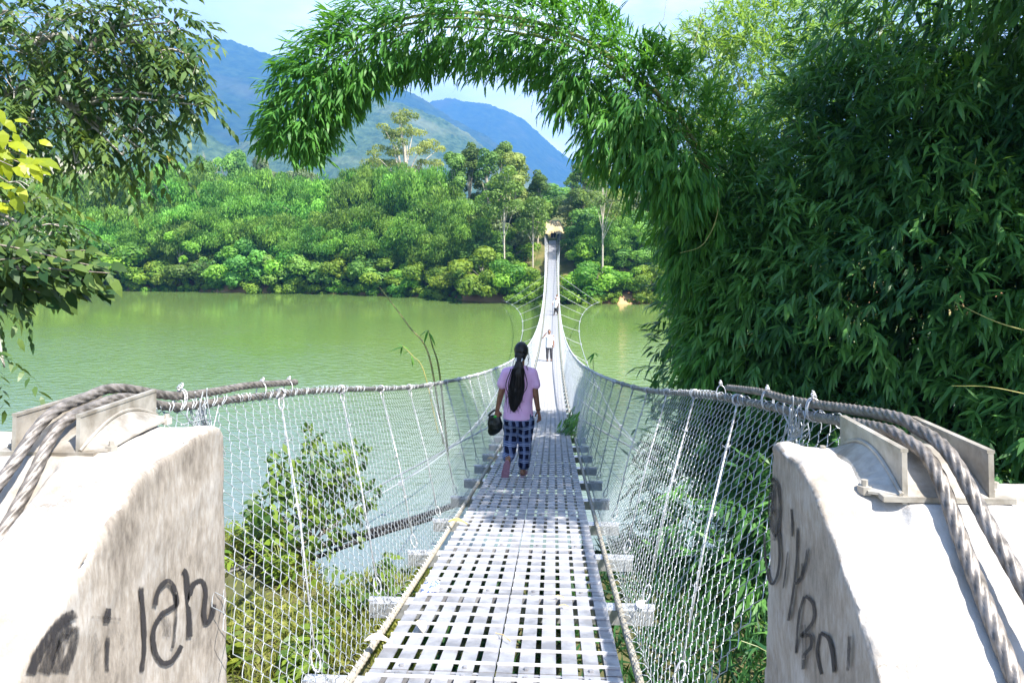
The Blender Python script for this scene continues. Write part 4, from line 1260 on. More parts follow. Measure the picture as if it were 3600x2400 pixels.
mb.obj('graffiti', M['spray'], blkR.children[0])

# floor of the tower between the blocks (under and behind the camera)
mb = MB()
V, Q = box_arr((0.0, -.6, -.62), (1.70, 5.1, 1.16)); mb.add(V, None, Q)
tag(mb.obj('pavement', M['plaster']), 'concrete landing between the anchor blocks', 'landing', kind='structure')

# pipes slung beside the bridge
for P, r, lab in (([W(690, 2045, 6.0), W(1000, 1955, 6.4), W(1300, 1868, 7.0), W(1500, 1808, 7.8), W(1650, 1755, 8.8)], .031, 'thick black pipe slung low beside the walkway over the bank, upper one'),
                  ([W(760, 2092, 6.2), W(960, 2020, 6.5), W(1130, 1950, 6.8), W(1330, 1878, 7.4), W(1520, 1822, 8.3)], .022, 'thinner black pipe running just below the thick one')):
    mb = MB(); add_tube(mb, catmull(P, 8), r, 10)
    tag(mb.obj('water_pipe', M['pipe'], smooth=True), lab, 'pipe', 'black pipes beside the walkway')
# ================================================================ near vegetation
def twigs(mb, rng, P, A, nl, L, Wd, spread=.55, droop=.5, step=.03, tint=None, bend=.5, nup=None):
    """fans of leaves along short twigs: P origins, A axes; nl leaves per twig"""
    k = len(P)
    P = np.repeat(P[:, None], nl, 1); A = np.repeat(nrm(A)[:, None], nl, 1)
    i = np.arange(nl)[None, :, None]
    pos = P + A * step * i * (.7 + .6 * rng.random((k, nl, 1)))
    side = rdir(rng, k * nl).reshape(k, nl, 3)
    D = nrm(A + side * spread + np.array([0, 0, -droop]))
    N = nrm(np.array([0, 0, 1.0]) + rdir(rng, k * nl).reshape(k, nl, 3) * .55)
    if nup is not None: N = nrm(N + nup)
    LL = L * (.6 + .65 * rng.random(k * nl))
    t = np.clip(np.repeat(rng.random(k) if tint is None else tint, nl) * .6 + .4 * rng.random(k * nl), 0, 1)
    add_leaves(mb, pos.reshape(-1, 3), D.reshape(-1, 3), N.reshape(-1, 3), LL, LL * Wd / L * (.8 + .4 * rng.random(k * nl)), bend * (.5 + rng.random(k * nl)), t)

# ---- the big shady bamboo thicket on the right
def thicket():
    rg = np.random.default_rng(21)
    root = thing('bamboo_clump', 'huge dark bamboo thicket filling the right side beyond the right-hand block', 'bamboo', (4.6, 9.4, -3.0))
    o = np.array((4.6, 9.4, -3.0))
    E = [((5.05, 9.1, .6), (3.3, 3.1, 3.4), 4900), ((6.2, 8.6, 3.6), (3.1, 2.8, 2.5), 2200), ((3.15, 7.6, -1.9), (2.1, 2.6, 2.1), 2200), 
         ((2.5, 8.4, .7), (.75, 1.2, 1.8), 600), ((5.6, 6.4, -.6), (2.2, 1.1, 2.6), 1500), ((7.6, 9.0, 1.0), (3.0, 3.2, 4.4), 1500), ((2.5, 8.2, -.55), (.75, 1.1, .8), 350), ((4.7, 6.8, 4.6), (1.2, 1.2, 1.3), 330), ((5.3, 5.5, 4.5), (1.7, 1.1, 1.5), 340), ((2.3, 4.9, -2.1), (1.2, 1.2, 1.0), 480), ((4.3, 9.4, 2.6), (1.5, 1.6, 1.25), 900), ((5.6, 7.4, 2.4), (1.5, 1.3, 1.2), 600), ((3.9, 7.0, 5.7), (1.2, 3.3, .7), 900)]
    mb = MB()
    for c, r, n in E:
        c, r = np.array(c), np.array(r)
        n = int(n * 1.75)
        d = rdir(rg, n); d[:, 1] -= .45; d = nrm(d)
        lump = 1 + .22 * (np.array([mnoise.noise(Vector(q * 2.6) + Vector(c)) for q in d]))
        f = (.70 + .32 * rg.random(n) ** .55) * lump
        P = c + d * r * f[:, None]
        ok = (P[:, 0] > .98 + .12 * (P[:, 2] > -.9)) & (P[:, 2] > nearZ(P[:, 0], P[:, 1]) - .1)
        P, d = P[ok], d[ok]
        A = d * .8 + np.array([-.30, -.15, -.15]) + rdir(rg, len(P)) * .75
        bt = np.clip(.5 + .9 * np.array([mnoise.noise(Vector(p) * 1.4) for p in P]), 0, 1)
        twigs(mb, rg, P, A, 8, .175, .029, .62, .32, .028, bt, .5)
        # leaves deeper inside, tinted darker for the shade there
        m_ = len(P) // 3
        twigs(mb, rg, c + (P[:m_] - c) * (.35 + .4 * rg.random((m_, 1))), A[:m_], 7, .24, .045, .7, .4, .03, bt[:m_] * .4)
    V = np.concatenate(mb.V); mb.V = [V - o]
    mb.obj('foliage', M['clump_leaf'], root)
    st = MB()
    for k in range(46):
        a = rg.random() * 2 * PI; b = np.array((rg.normal() * .55, rg.normal() * .7, -.3))
        h = 4.5 + 3.8 * rg.random(); out = .4 + 2.6 * rg.random()
        P = [b + np.array((math.cos(a) * out * s ** 2.2, math.sin(a) * out * s ** 2.2, h * (s - .22 * s ** 3.5))) for s in np.linspace(0, 1, 12)]
        sm = MB(); add_tube(sm, P, np.linspace(.034, .008, 12), 6); sm.obj('stem', M['culm'], root)
    for k in range(18):                                   # thin dry side shoots
        e = E[rg.integers(len(E))]; d = rdir(rg, 1)[0]; d[1] = -abs(d[1])
        p = np.array(e[0]) + d * np.array(e[1]) * .93 - o
        if p[0] + o[0] < 1.3: continue
        q = p + np.array((rg.normal() * .5, -.1, rg.normal() * .35))
        sm = MB(); add_tube(sm, catmull([p, (p + q) / 2 + rg.normal(size=3) * .06, q], 4), .0045, 4); sm.obj('twig', M['cane'], root)
thicket()

# ---- a second clump farther off, its airy top in full sun
def sunny_clump():
    rg = np.random.default_rng(77)
    o = np.array((4.3, 13.6, float(nearZ(4.3, 13.6)) - .1))
    root = thing('bamboo_clump', 'airy pale green bamboo top in full sun behind the dark thicket, under the white sky', 'bamboo', tuple(o))
    mb = MB()
    for (x, y, d), r, n in (((2560, 330, 12.4), (1.15, 1.2, 1.35), 700), ((2470, 230, 12.8), (.55, .8, .75), 240), ((2700, 190, 12.8), (1.2, 1.2, 1.2), 700), ((2480, 560, 12.2), (.8, 1.0, .9), 380), ((2920, 180, 13.0), (1.3, 1.2, 1.3), 600), ((2650, 560, 12.6), (1.3, 1.0, 1.2), 520),
                         ((2830, 20, 12.8), (1.0, 1.0, .9), 340), ((3150, 60, 13.0), (1.3, 1.2, 1.2), 420), ((2460, 120, 12.6), (.22, .3, .35), 40), ((2590, 90, 12.6), (.28, .3, .35), 55)):
        c, r = W(x, y, d), np.array(r)
        dd = rdir(rg, n)
        lump = 1 + .35 * np.array([mnoise.noise(Vector(q * 2.2) + Vector(c)) for q in dd])
        P = c + dd * r * ((.45 + .55 * rg.random(n) ** .6) * lump)[:, None]
        A = dd * .7 + np.array([-.35, -.1, .05]) + rdir(rg, n) * .7
        twigs(mb, rg, P, A, 7, .165, .024, .6, .30, .03, None, .45)
    V = np.concatenate(mb.V); mb.V = [V - o]
    mb.obj('foliage', M['top_leaf'], root)
    for k in range(12):
        e = W(2430 + 60 * k + rg.normal() * 30, 60 + 260 * rg.random(), 12.6) - o
        P = catmull([(rg.normal() * .3, rg.normal() * .3, -.2), (e[0] * .35, e[1] * .3, e[2] * .6), e], 7)
        sm = MB(); add_tube(sm, P, np.linspace(.03, .007, len(P)), 6); sm.obj('stem', M['cane'], root)
sunny_clump()

# ---- the bough arching over the bridge
def arch():
    rg = np.random.default_rng(33)
    ctrl = [W(2540, 900, 8.6), W(2490, 640, 8.3), W(2365, 420, 8.2), W(2220, 290, 8.1), W(2050, 175, 8.0), W(1850, 112, 7.9), W(1600, 85, 7.8), W(1390, 118, 7.7), W(1225, 200, 7.6), W(1115, 300, 7.5), W(1055, 420, 7.5), W(1035, 520, 7.5)]
    path = catmull(ctrl, 14)
    base = np.array((3.9, 9.2, -2.9))
    root = thing('bamboo_bough', 'long leafy bamboo bough arching over the footbridge and drooping at its tip', 'bamboo', tuple(base))
    n = len(path); s = np.linspace(0, 1, n)
    rad = np.interp(s, [0, .12, .3, .5, .7, .85, .95, 1], [.48, .52, .48, .43, .41, .37, .31, .20])
    st = MB()
    full = np.concatenate([catmull([base, base + [-.3, -.2, 1.9], path[0]], 8)[:-1], path])
    for q in range(4):
        off = rg.normal(size=3) * .07
        fr = full[: int(len(full) * (1 - .06 * q))]
        add_tube(st, fr + off * np.linspace(1, 1.2, len(fr))[:, None] - base, np.linspace(.022, .005, len(fr)), 6)
    T, N_, B_ = frames(path)
    mb = MB()
    K = 3100
    i = rg.choice(n, K, p=(rad ** 1.3) / (rad ** 1.3).sum())
    a = rg.random(K) * 2 * PI
    up = np.array([0, 0, 1.0])
    cross = nrm(np.cross(T[i], np.array([0, 1.0, 0])))
    d = np.cos(a)[:, None] * np.array([0, 1.0, 0]) + np.sin(a)[:, None] * cross
    lump = .82 + .36 * fbm(i * .14, a * 1.2, 17, 2)
    P = path[i] + d * (rad[i] * lump * (.25 + .72 * rg.random(K) ** .5))[:, None] + rg.normal(size=(K, 3)) * .03
    A = d * .75 + T[i] * .5 + np.array([0, 0, -.25]) + rdir(rg, K) * .35
    bt = np.clip(rg.random(K) * .6 + .35 * (fbm(i * .2, a, 3, 2)), 0, 1)
    twigs(mb, rg, P, A, 9, .140, .0235, .72, .20, .021, bt, .4)
    # tufts hanging under the thick root of the arch
    for c, r, k in ((W(2320, 590, 7.6), .38, 180), (W(2165, 480, 7.7), .34, 150), (W(2470, 790, 8.0), .46, 220), (W(2500, 990, 8.0), .40, 180), (W(2410, 640, 7.5), .32, 130), (W(2230, 420, 7.7), .36, 140), (W(2430, 900, 7.9), .24, 70), (W(2020, 330, 7.8), .24, 70), (W(2470, 1180, 8.0), .24, 60), (W(2490, 1290, 7.6), .26, 80)):
        d = rdir(rg, k)
        P = c + d * r * (.3 + .7 * rg.random((k, 1)) ** .5)
        twigs(mb, rg, P, d * .6 + np.array([-.25, -.1, -.5]) + rdir(rg, k) * .3, 9, .165, .023, .5, .75, .022, None, .5)
    V = np.concatenate(mb.V); mb.V = [V - base]
    mb.obj('foliage', M['bamboo_leaf'], root)
    # bare side twigs that show among the leaves
    for k in range(140):
        j = rg.integers(4, n - 4); dd = rdir(rg, 1)[0]
        p = path[j]; q = p + dd * rad[j] * .85 + T[j] * .15
        add_tube(st, catmull([p, (p + q) / 2 + [0, 0, .04], q], 3) - base, .004, 4, False)
    st.obj('stems', M['culm'], root)
arch()

# ---- pinnate-leaved tree at the upper left
def place_clumps(L): return [(W(x, y, d), r) for x, y, d, r in L]
def left_tree():
    rg = np.random.default_rng(5)
    base = np.array((-7.6, 8.0, float(nearZ(-7.6, 8.0)) - .2))
    root = thing('tree', 'tree with drooping compound leaves and pale branches reaching in at the upper left', 'tree', tuple(base))
    L = [(30,40,8,.75),(190,60,8.2,.75),(340,50,8,.62),(470,50,8,.5),(560,60,8,.36),(110,200,8,.75),(280,200,8.2,.72),(430,190,8,.6),(560,180,8,.42),(650,190,7.9,.28),(705,205,7.8,.2),(190,340,8,.62),(330,350,8,.58),(455,310,8,.5),(560,300,8,.35),
         (650,345,7.8,.16),(50,320,7.6,.62),(370,470,7.8,.30),(470,455,7.8,.32),(515,540,7.8,.22),(265,575,7.6,.18),(430,545,7.7,.26),(110,420,7.6,.4),(230,470,7.8,.35),(610,80,8,.2),(625,110,8,.16),(700,370,7.7,.13),(-120,100,8.3,.8),(-150,300,8.2,.8),(-100,500,8,.6),
         (40,640,7.0,.28),(95,715,7.0,.28),(125,800,6.9,.26),(40,790,7.2,.4),(20,900,6.8,.34),(170,830,6.9,.14),(15,1290,6.4,.12),(-60,700,7.2,.4),(-90,950,7,.4)]
    cl = place_clumps(L)
    tb, lf = MB(), MB()
    trunk = catmull([base, base + [.2, .1, 2.5], W(-420, 250, 8.4), W(-300, -250, 8.6)], 8)
    add_tube(tb, trunk - base, np.linspace(.22, .12, len(trunk)), 10)
    hubs = [W(-150, 420, 8.2), W(-100, 130, 8.3), W(120, 150, 8.2), W(90, 330, 8.0), W(-150, 780, 7.4), W(320, 180, 8.1), W(250, 380, 7.9)]
    par = {2: 1, 3: 0, 5: 2, 6: 3}
    for i, h in enumerate(hubs):
        s = hubs[par[i]] if i in par else trunk[np.argmin(np.linalg.norm(trunk - h - [0, 0, -.8], axis=1))]
        P = catmull([s, (s + h) / 2 + [0, 0, .12], h], 6)
        add_tube(tb, P - base, np.linspace(.055 if i in par else .085, .03 if i in par else .05, len(P)), 7)
    for c, r in cl:
        h = min(hubs, key=lambda q: np.linalg.norm(q - c) + (1.5 if q[0] > c[0] else 0))
        m1 = (h * .6 + c * .4) + np.array([0, 0, .10]) + rg.normal(size=3) * .05
        P = catmull([h, m1, c], 5)
        add_tube(tb, P - base, np.linspace(.026, .008, len(P)), 5)
        n = int(np.clip(82 * r ** 1.55, 6, 400))
        d = rdir(rg, n)
        Q = c + d * r * (.35 + .65 * rg.random((n, 1)) ** .5)
        for k in range(min(n // 6 + 2, 26)):
            add_tube(tb, catmull([c, (c + Q[k]) / 2 + [0, 0, .03], Q[k]], 3) - base, .0045, 4, False)
        # one spray = drooping stalk with paired leaflets
        ax = nrm(d * .7 + np.array([.25, -.1, -.35]) + rdir(rg, n) * .35)
        nl = 11
        i = np.arange(nl)[None, :, None]
        pos = Q[:, None] + ax[:, None] * .034 * i + np.array([0, 0, -.0016]) * i ** 2
        side = nrm(np.cross(ax, np.array([0, 0, 1.0]))) * 1.0
        sg = np.where(np.arange(nl) % 2 == 0, 1, -1)[None, :, None]; sg = np.where(i == nl - 1, 0, sg)
        D = nrm(ax[:, None] * .55 + side[:, None] * sg * .8 + np.array([0, 0, -.38]) + rng.normal(size=(n, nl, 3)) * .14)
        N = nrm(np.array([0, 0, 1.0]) + rdir(rg, n * nl).reshape(n, nl, 3) * .4)
        LL = .125 * (.7 + .5 * rg.random(n * nl))
        t = np.clip(np.repeat(rg.random(n), nl) * .7 + .3 * rg.random(n * nl), 0, 1) ** 1.3
        add_leaves(lf, pos.reshape(-1, 3) - base, D.reshape(-1, 3), N.reshape(-1, 3), LL, LL * .36, .5, t)
    tb.obj('trunk', noisy('grey_bark', (.22, .20, .17), (.50, .47, .42), 18, .8), root, smooth=True)
    lf.obj('crown', M['compound_leaf'], root)
left_tree()

# ---- broad-leaved bough at the lower left
def broad():
    rg = np.random.default_rng(8)
    base = np.array((-4.9, 4.9, float(nearZ(-4.9, 4.9)) - .2))
    root = thing('broadleaf_tree', 'tree with large glossy oval leaves reaching in low at the left over the water', 'tree', tuple(base))
    tb, lf, yl = MB(), MB(), MB()
    trunk = catmull([base, base + [.1, 0, 1.1], W(-420, 900, 5.0), W(-500, 420, 4.6), W(-520, 150, 4.6)], 6)
    add_tube(tb, trunk - base, np.linspace(.11, .04, len(trunk)), 9)
    h = W(-420, 940, 5.0)
    tips = [(385,985),(330,960),(360,1045),(255,930),(300,1010),(240,1050),(180,960),(170,1060),(110,930),(90,1060),(40,960),(20,1050),(215,985),(-60,1000),(-100,920),(140,1010),(300,905),(60,1120)]
    for x, y in tips:
        e = W(x, y - 25, 4.9 + rg.normal() * .18)
        P = catmull([h, h * .55 + e * .45 + [0, 0, .10 + .05 * rg.normal()], e], 8)
        add_tube(tb, P - base, np.linspace(.014, .0035, len(P)), 5)
        for j in range(len(P) // 3, len(P)):
            for q in range(6):
                if P[j][0] < W(-120, 900, 5)[0] and rg.random() < .5: continue
                d = nrm(np.array((.55 + .3 * rg.normal(), .35 * rg.normal(), -.38 + .42 * rg.normal())))
                N = nrm(np.array((rg.normal() * .6, -.55 + .4 * rg.normal(), .75)))
                L = .115 * (.7 + .6 * rg.random())
                add_leaves(lf, (P[j] - base + rg.normal(size=3) * .022)[None], d[None], N[None], L, L * .50, .55, rg.random() ** 1.6)
    tb.obj('trunk', M['bark'], root, smooth=True)
    lf.obj('crown', M['broad_leaf'], root)
    b2 = W(-300, 520, 4.3)
    tw = MB()
    for x, y in ((25, 470), (75, 545), (120, 590), (45, 585), (15, 520), (30, 640), (60, 500), (5, 415), (-30, 560), (0, 690)):
        e = W(x, y, 4.2 + .1 * rg.normal())
        P = catmull([b2, (b2 + e) / 2 + [0, 0, .06], e], 4)
        add_tube(tw, P - base, np.linspace(.007, .0025, len(P)), 4)
        for q in range(4):
            d = nrm(np.array((.6 + .3 * rg.normal(), .3 * rg.normal(), -.45 + .35 * rg.normal()))); N = nrm(np.array((.5 + .5 * rg.normal(), -.5, .55)))
            L = .095 * (.7 + .6 * rg.random())
            add_leaves(yl, (e - base + rg.normal(size=3) * .035)[None], d[None], N[None], L, L * .55, .5, rg.random())
    tag(yl.obj('sunlit_leaves', M['sunlit_leaf'], root), 'bright yellow green sunlit leaves')
    tw.obj('twig', M['bark'], root)
broad()

# ---- sapling and weeds on the bank to the left of the walkway
def sapling():
    rg = np.random.default_rng(12)
    b = W(1080, 2120, 6.4); b[2] = float(nearZ(b[0], b[1])) - .05
    root = thing('sapling', 'leafy young tree behind the left chain link, standing over the water', 'tree', tuple(b))
    tb, lf = MB(), MB()
    top = W(1080, 1760, 6.7)
    tr = catmull([b, (b + top) / 2 + [.03, 0, 0], top], 6)
    add_tube(tb, tr - b, np.linspace(.022, .012, len(tr)), 7)
    C = [(1095,1545,.10),(1100,1610,.14),(985,1640,.15),(1010,1700,.17),(1215,1615,.15),(1260,1600,.09),(1150,1650,.17),(1075,1700,.18),(900,1800,.11),(945,1770,.15),(960,1850,.15),(1040,1800,.2),(1130,1760,.2),(1180,1720,.17),(1225,1690,.14),(1290,1740,.12),(1265,1780,.10),(1200,1850,.14),(1140,1870,.16),(870,1870,.10),(1000,1900,.14),(1245,1900,.07),(1060,1940,.12)]
    for x, y, r in C:
        c = W(x, y, 6.6 + rg.normal() * .22)
        s = tr[int((.35 + .6 * rg.random()) * (len(tr) - 1))]
        P = catmull([s, (s + c) / 2 + [0, 0, -.03], c], 5)
        add_tube(tb, P - b, np.linspace(.008, .003, len(P)), 5)
        n = int(60 * (r / .15) ** 1.6)
        d = rdir(rg, n)
        Q = c + d * r * (.3 + .75 * rg.random((n, 1)) ** .6)
        D = nrm(d * .7 + rdir(rg, n) * .6 + np.array([0, 0, -.3])); N = nrm(np.array([.2, -.3, 1.0]) + rdir(rg, n) * .6)
        L = .078 * (.55 + .8 * rg.random(n))
        add_leaves(lf, Q - b, D, N, L, L * .55, .4, np.clip(rg.random(n) ** 1.4, 0, 1))
    tb.obj('trunk', M['bark'], root); lf.obj('crown', M['sapling_leaf'], root)
sapling()

def weed(label, x, y, h, n, L, wr_, mat, seed, fern=False, group='weeds on the near bank'):
    rg = np.random.default_rng(seed)
    b = np.array((x, y, float(nearZ(x, y)) - .03))
    root = thing('weed_plant', label, 'plant', tuple(b), 0, group)
    tb, lf = MB(), MB()
    for k in range(n):
        a = rg.random() * 2 * PI; out = h * (.25 + .5 * rg.random()); hh = h * (.55 + .5 * rg.random())
        P = np.array([(math.cos(a) * out * s ** 1.6, math.sin(a) * out * s ** 1.6, hh * (s - .25 * s ** 3)) for s in np.linspace(0, 1, 9)])
        add_tube(tb, P, np.linspace(.006, .002, 9), 4)
        for j in range(2, 9):
            for sg in (-1, 1):
                T = nrm(P[min(j + 1, 8)] - P[j - 1]); S = nrm(np.cross(T, [0, 0, 1.0]))
                D = nrm(T * (.6 if fern else .4) + S * sg + rg.normal(size=3) * .2 + np.array([0, 0, -.25]))
                l = L * (.6 + .6 * rg.random()) * (1.15 - .07 * j if fern else 1)
                add_leaves(lf, P[j][None], D[None], nrm(np.array([0, 0, 1.0]) + rg.normal(size=3) * .35)[None], l, l * wr_, .5, rg.random())
    tb.obj('stems', M['culm'], root); lf.obj('foliage', mat, root)
weed('yellow green fern-like weed right under the sapling', -1.95, 5.9, .52, 16, .12, .26, M['weed_leaf'], 1, True)
weed('bright leafy weed left of the sapling foot', -2.5, 5.6, .40, 12, .11, .36, M['weed_leaf'], 2)
weed('tall drooping weed beside the thick pipe', -2.35, 6.3, .50, 12, .13, .28, M['weed_leaf'], 3, True)
weed('dark bushy weed against the left concrete block', -2.45, 4.7, .62, 18, .11, .42, M['sapling_leaf'], 4)
weed('dark leafy weed hugging the walkway edge on the left', -1.12, 5.4, .55, 14, .11, .42, M['sapling_leaf'], 5)
weed('green leafy weed low under the left beam ends', -1.25, 4.5, .38, 13, .11, .4, M['sapling_leaf'], 6)
weed('small yellow green weed in the grass at the picture bottom', -1.75, 4.5, .28, 12, .10, .36, M['weed_leaf'], 7)
weed('broad-bladed weed growing below the right-hand mesh', 1.75, 4.2, .7, 14, .22, .16, M['clump_leaf'], 8, True)
weed('feathery weed at the bank edge above the water on the left', -3.0, 6.5, .45, 12, .10, .3, M['weed_leaf'], 9, True)

# grass of the bank
rg = np.random.default_rng(44)
mb = MB()
n = 26000
gx = rg.uniform(-4.6, -.65, n); gy = rg.uniform(3.0, 7.0, n)
dens = fbm(gx * 2.2, gy * 2.2, 61, 3)
keep = rg.random(n) < np.clip((dens - .28) * 3.2, .12, 1)
gx, gy, dens = gx[keep], gy[keep], dens[keep]
P = np.stack([gx, gy, nearZ(gx, gy) - .01], 1); k = len(P)
D = nrm(np.array([0, 0, 1.0]) + rdir(rg, k) * .75); D[:, 2] = np.abs(D[:, 2])
L = (.05 + .12 * rg.random(k)) * (.5 + dens * 1.3)
add_leaves(mb, P, D, rdir(rg, k), L, .006 + .010 * rg.random(k), .9, np.clip(rg.random(k) * .7 + .5 * (fbm(gx * 1.3, gy * 1.3, 8, 2) - .3), 0, 1))
n = 9000                                                   # low round-leaved ground cover
gx = rg.uniform(-4.6, -.65, n); gy = rg.uniform(3.0, 7.0, n)
kp = fbm(gx * 1.7, gy * 1.7, 71, 3) > .5
gx, gy = gx[kp], gy[kp]; k = len(gx)
P = np.stack([gx, gy, nearZ(gx, gy) + .02 + .10 * rg.random(k)], 1)
add_leaves(mb, P, nrm(rdir(rg, k) * [1, 1, .4]), nrm(np.array([0, 0, 1.0]) + rdir(rg, k) * .5), .05 + .03 * rg.random(k), .028, .3, rg.random(k))
tag(mb.obj('grass', M['grass']), 'sunny grass and low weeds on the near bank', 'grass', kind='stuff')
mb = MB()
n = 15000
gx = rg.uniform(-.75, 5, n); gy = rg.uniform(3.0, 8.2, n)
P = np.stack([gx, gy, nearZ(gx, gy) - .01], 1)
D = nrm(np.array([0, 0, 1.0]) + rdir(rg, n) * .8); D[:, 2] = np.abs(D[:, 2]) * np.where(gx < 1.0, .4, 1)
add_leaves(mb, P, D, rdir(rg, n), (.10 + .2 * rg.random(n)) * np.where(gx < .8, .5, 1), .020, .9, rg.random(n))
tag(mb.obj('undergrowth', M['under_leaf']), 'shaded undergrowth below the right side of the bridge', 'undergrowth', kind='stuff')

# ---- single canes and tufts
def cane(label, pts, r0, leaves=0, mat='cane', seed=1, L=.14):
    rg = np.random.default_rng(seed)
    P = catmull([W(*p) for p in pts], 8)
    root = thing('bamboo_cane', label, 'bamboo cane', tuple(P[0]), 0, None)
    mb = MB(); add_tube(mb, P - P[0], np.linspace(r0, r0 * .35, len(P)), 6)
    mb.obj('stem', M[mat], root)
    if leaves:
        lf = MB()
        for k in range(leaves):
            q = P[-1 - int(abs(rg.normal()) * len(P) * .10)] - P[0]
            D = nrm(np.array((rg.normal() * .7 - .2, rg.normal() * .5, -.5 + .5 * rg.normal())))
            l = L * (.6 + .6 * rg.random())
            add_leaves(lf, q[None], D[None], nrm(np.array([0, -.5, 1.0]) + rg.normal(size=3) * .3)[None], l, l * .15, .5, rg.random())
        lf.obj('leaf_spray', M['bamboo_leaf'], root)
cane('long bare bamboo cane leaning left over the water, tallest of three', [(1560, 1560, 9.2), (1508, 1250, 9.3), (1440, 1150, 9.4), (1385, 1075, 9.5), (1335, 1010, 9.6)], .014, 0)
cane('upright green bamboo cane with a bent leaf at its tip above the left handrail', [(1575, 1600, 9.0), (1545, 1310, 9.0), (1520, 1215, 9.0), (1505, 1160, 9.0)], .015, 3, 'culm', 2, .2)
cane('short yellow bamboo cane with a leaf tuft left of the two tall ones', [(1540, 1520, 8.6), (1490, 1305, 8.6), (1450, 1250, 8.6), (1415, 1215, 8.6)], .008, 8, 'cane', 3)
cane('thin bare cane rising into the white sky left of the thicket', [(2420, 520, 9.6), (2320, 130, 9.7), (2335, 60, 9.7), (2350, -60, 9.7)], .006, 0, 'cane', 4)
cane('thin leaning cane in the sky directly beside the sunlit thicket top', [(2380, 420, 9.9), (2450, 120, 9.9), (2490, 20, 9.9), (2520, -60, 9.9)], .006, 3, 'cane', 5)
cane('slim upright cane on the water side beyond the right handrail', [(2345, 1480, 12.5), (2330, 1330, 12.5), (2322, 1255, 12.5)], .008, 2, 'culm', 6)
cane('slim reed beside the dark thicket edge beyond the right handrail', [(2295, 1450, 12.8), (2292, 1340, 12.8), (2280, 1290, 12.8)], .008, 2, 'culm', 7)
cane('green shoot sticking up above the right handrail beyond the woman', [(2090, 1380, 15), (2085, 1260, 15), (2092, 1238, 15)], .008, 6, 'culm', 8, .22)
cane('arched pale cane across the dark thicket at the right edge', [(3640, 1172, 5.4), (3500, 1130, 5.5), (3355, 1062, 5.6)], .0055, 0, 'cane', 9)
cane('low pale cane across the dark thicket above the right block', [(3640, 1392, 5.3), (3480, 1360, 5.4), (3345, 1356, 5.5)], .0045, 0, 'cane', 10)
cane('thin curved cane hanging inside the thicket', [(2525, 640, 7.3), (2520, 760, 7.3), (2470, 860, 7.3), (2390, 890, 7.3)], .006, 0, 'cane', 11)
def tuft():
    rg = np.random.default_rng(3)
    c = np.array((.60, 13.4, float(zd(13.4)) + .12))
    root = thing('bamboo_tuft', 'tuft of green bamboo leaves pushing through the right mesh onto the deck', 'bamboo', tuple(c))
    lf = MB(); k = 60
    P = rg.normal(size=(k, 3)) * [.09, .25, .12]
    twigs(lf, rg, P + [.05, 0, .08], np.tile([-.7, -.2, -.4], (k, 1)) + rdir(rg, k) * .4, 6, .18, .022, .45, .5, .02, None)
    lf.obj('foliage', M['clump_leaf'], root)
    st = MB(); add_tube(st, catmull([(.55, .1, -.3), (.2, 0, .1), (-.1, -.05, .05)], 5), .006, 5); st.obj('stem', M['culm'], root)
tuft()

# ================================================================ people
def loft(mb, rings, sides=20, tint=None):
    """rings of (x, y, z, rx, ry)"""
    R = np.array(rings, float); n = len(R)
    a = np.linspace(0, 2 * PI, sides, endpoint=False)
    V = np.stack([R[:, 0:1] + R[:, 3:4] * np.cos(a), R[:, 1:2] + R[:, 4:5] * np.sin(a), np.repeat(R[:, 2:3], sides, 1)], -1)
    i = np.arange(n - 1)[:, None] * sides; j = np.arange(sides)[None]; k = (j + 1) % sides
    Q = np.stack([i + j, i + k, i + sides + k, i + sides + j], -1).reshape(-1, 4)
    V = np.concatenate([V.reshape(-1, 3), R[:1, :3], R[-1:, :3]])
    t = []
    for q in range(sides):
        t.append([n * sides, (q + 1) % sides, q]); t.append([n * sides + 1, (n - 1) * sides + q, (n - 1) * sides + (q + 1) % sides])
    if R[-1, 2] < R[0, 2]:
        Q = Q[:, ::-1]; t = [x[::-1] for x in t]
    mb.add(V, t, Q, tint)
def cap(mb, p0, p1, r0, r1, sides=14, sq=None):
    """a tapered limb with round ends; sq = (axis, factor) flattens it"""
    p0, p1 = np.array(p0, float), np.array(p1, float); d = p1 - p0; L = np.linalg.norm(d); d = d / max(L, 1e-6)
    th = np.linspace(-PI / 2, 0, 5)
    P = [p0 + d * r0 * math.sin(t) for t in th] + [p1 + d * r1 * math.sin(t) for t in -th[::-1]]
    R = [max(r0 * math.cos(t), .0004) for t in th] + [max(r1 * math.cos(t), .0004) for t in th[::-1]]
    ref = np.array([0, 1.0, 0]) if abs(d[1]) < .9 else np.array([1.0, 0, 0])
    N = nrm(np.cross(d, ref)); B = np.cross(d, N)
    a = np.linspace(0, 2 * PI, sides, endpoint=False)
    V = np.array([p + r * (np.cos(a)[:, None] * N + np.sin(a)[:, None] * B) for p, r in zip(P, R)]).reshape(-1, 3)
    n = len(P)
    i = np.arange(n - 1)[:, None] * sides; j = np.arange(sides)[None]; k = (j + 1) % sides
    Q = np.stack([i + j, i + k, i + sides + k, i + sides + j], -1).reshape(-1, 4)
    t = [[(q + 1) % sides, q, n * sides] for q in range(sides)] + [[(n - 1) * sides + q, (n - 1) * sides + (q + 1) % sides, n * sides + 1] for q in range(sides)]
    V = np.concatenate([V, [P[0], P[-1]]])
    if sq is not None:
        ax = nrm(np.array(sq[0], float)); c = (p0 + p1) / 2
        V = V - ((V - c) @ ax)[:, None] * ax * (1 - sq[1])
    mb.add(V, t, Q)
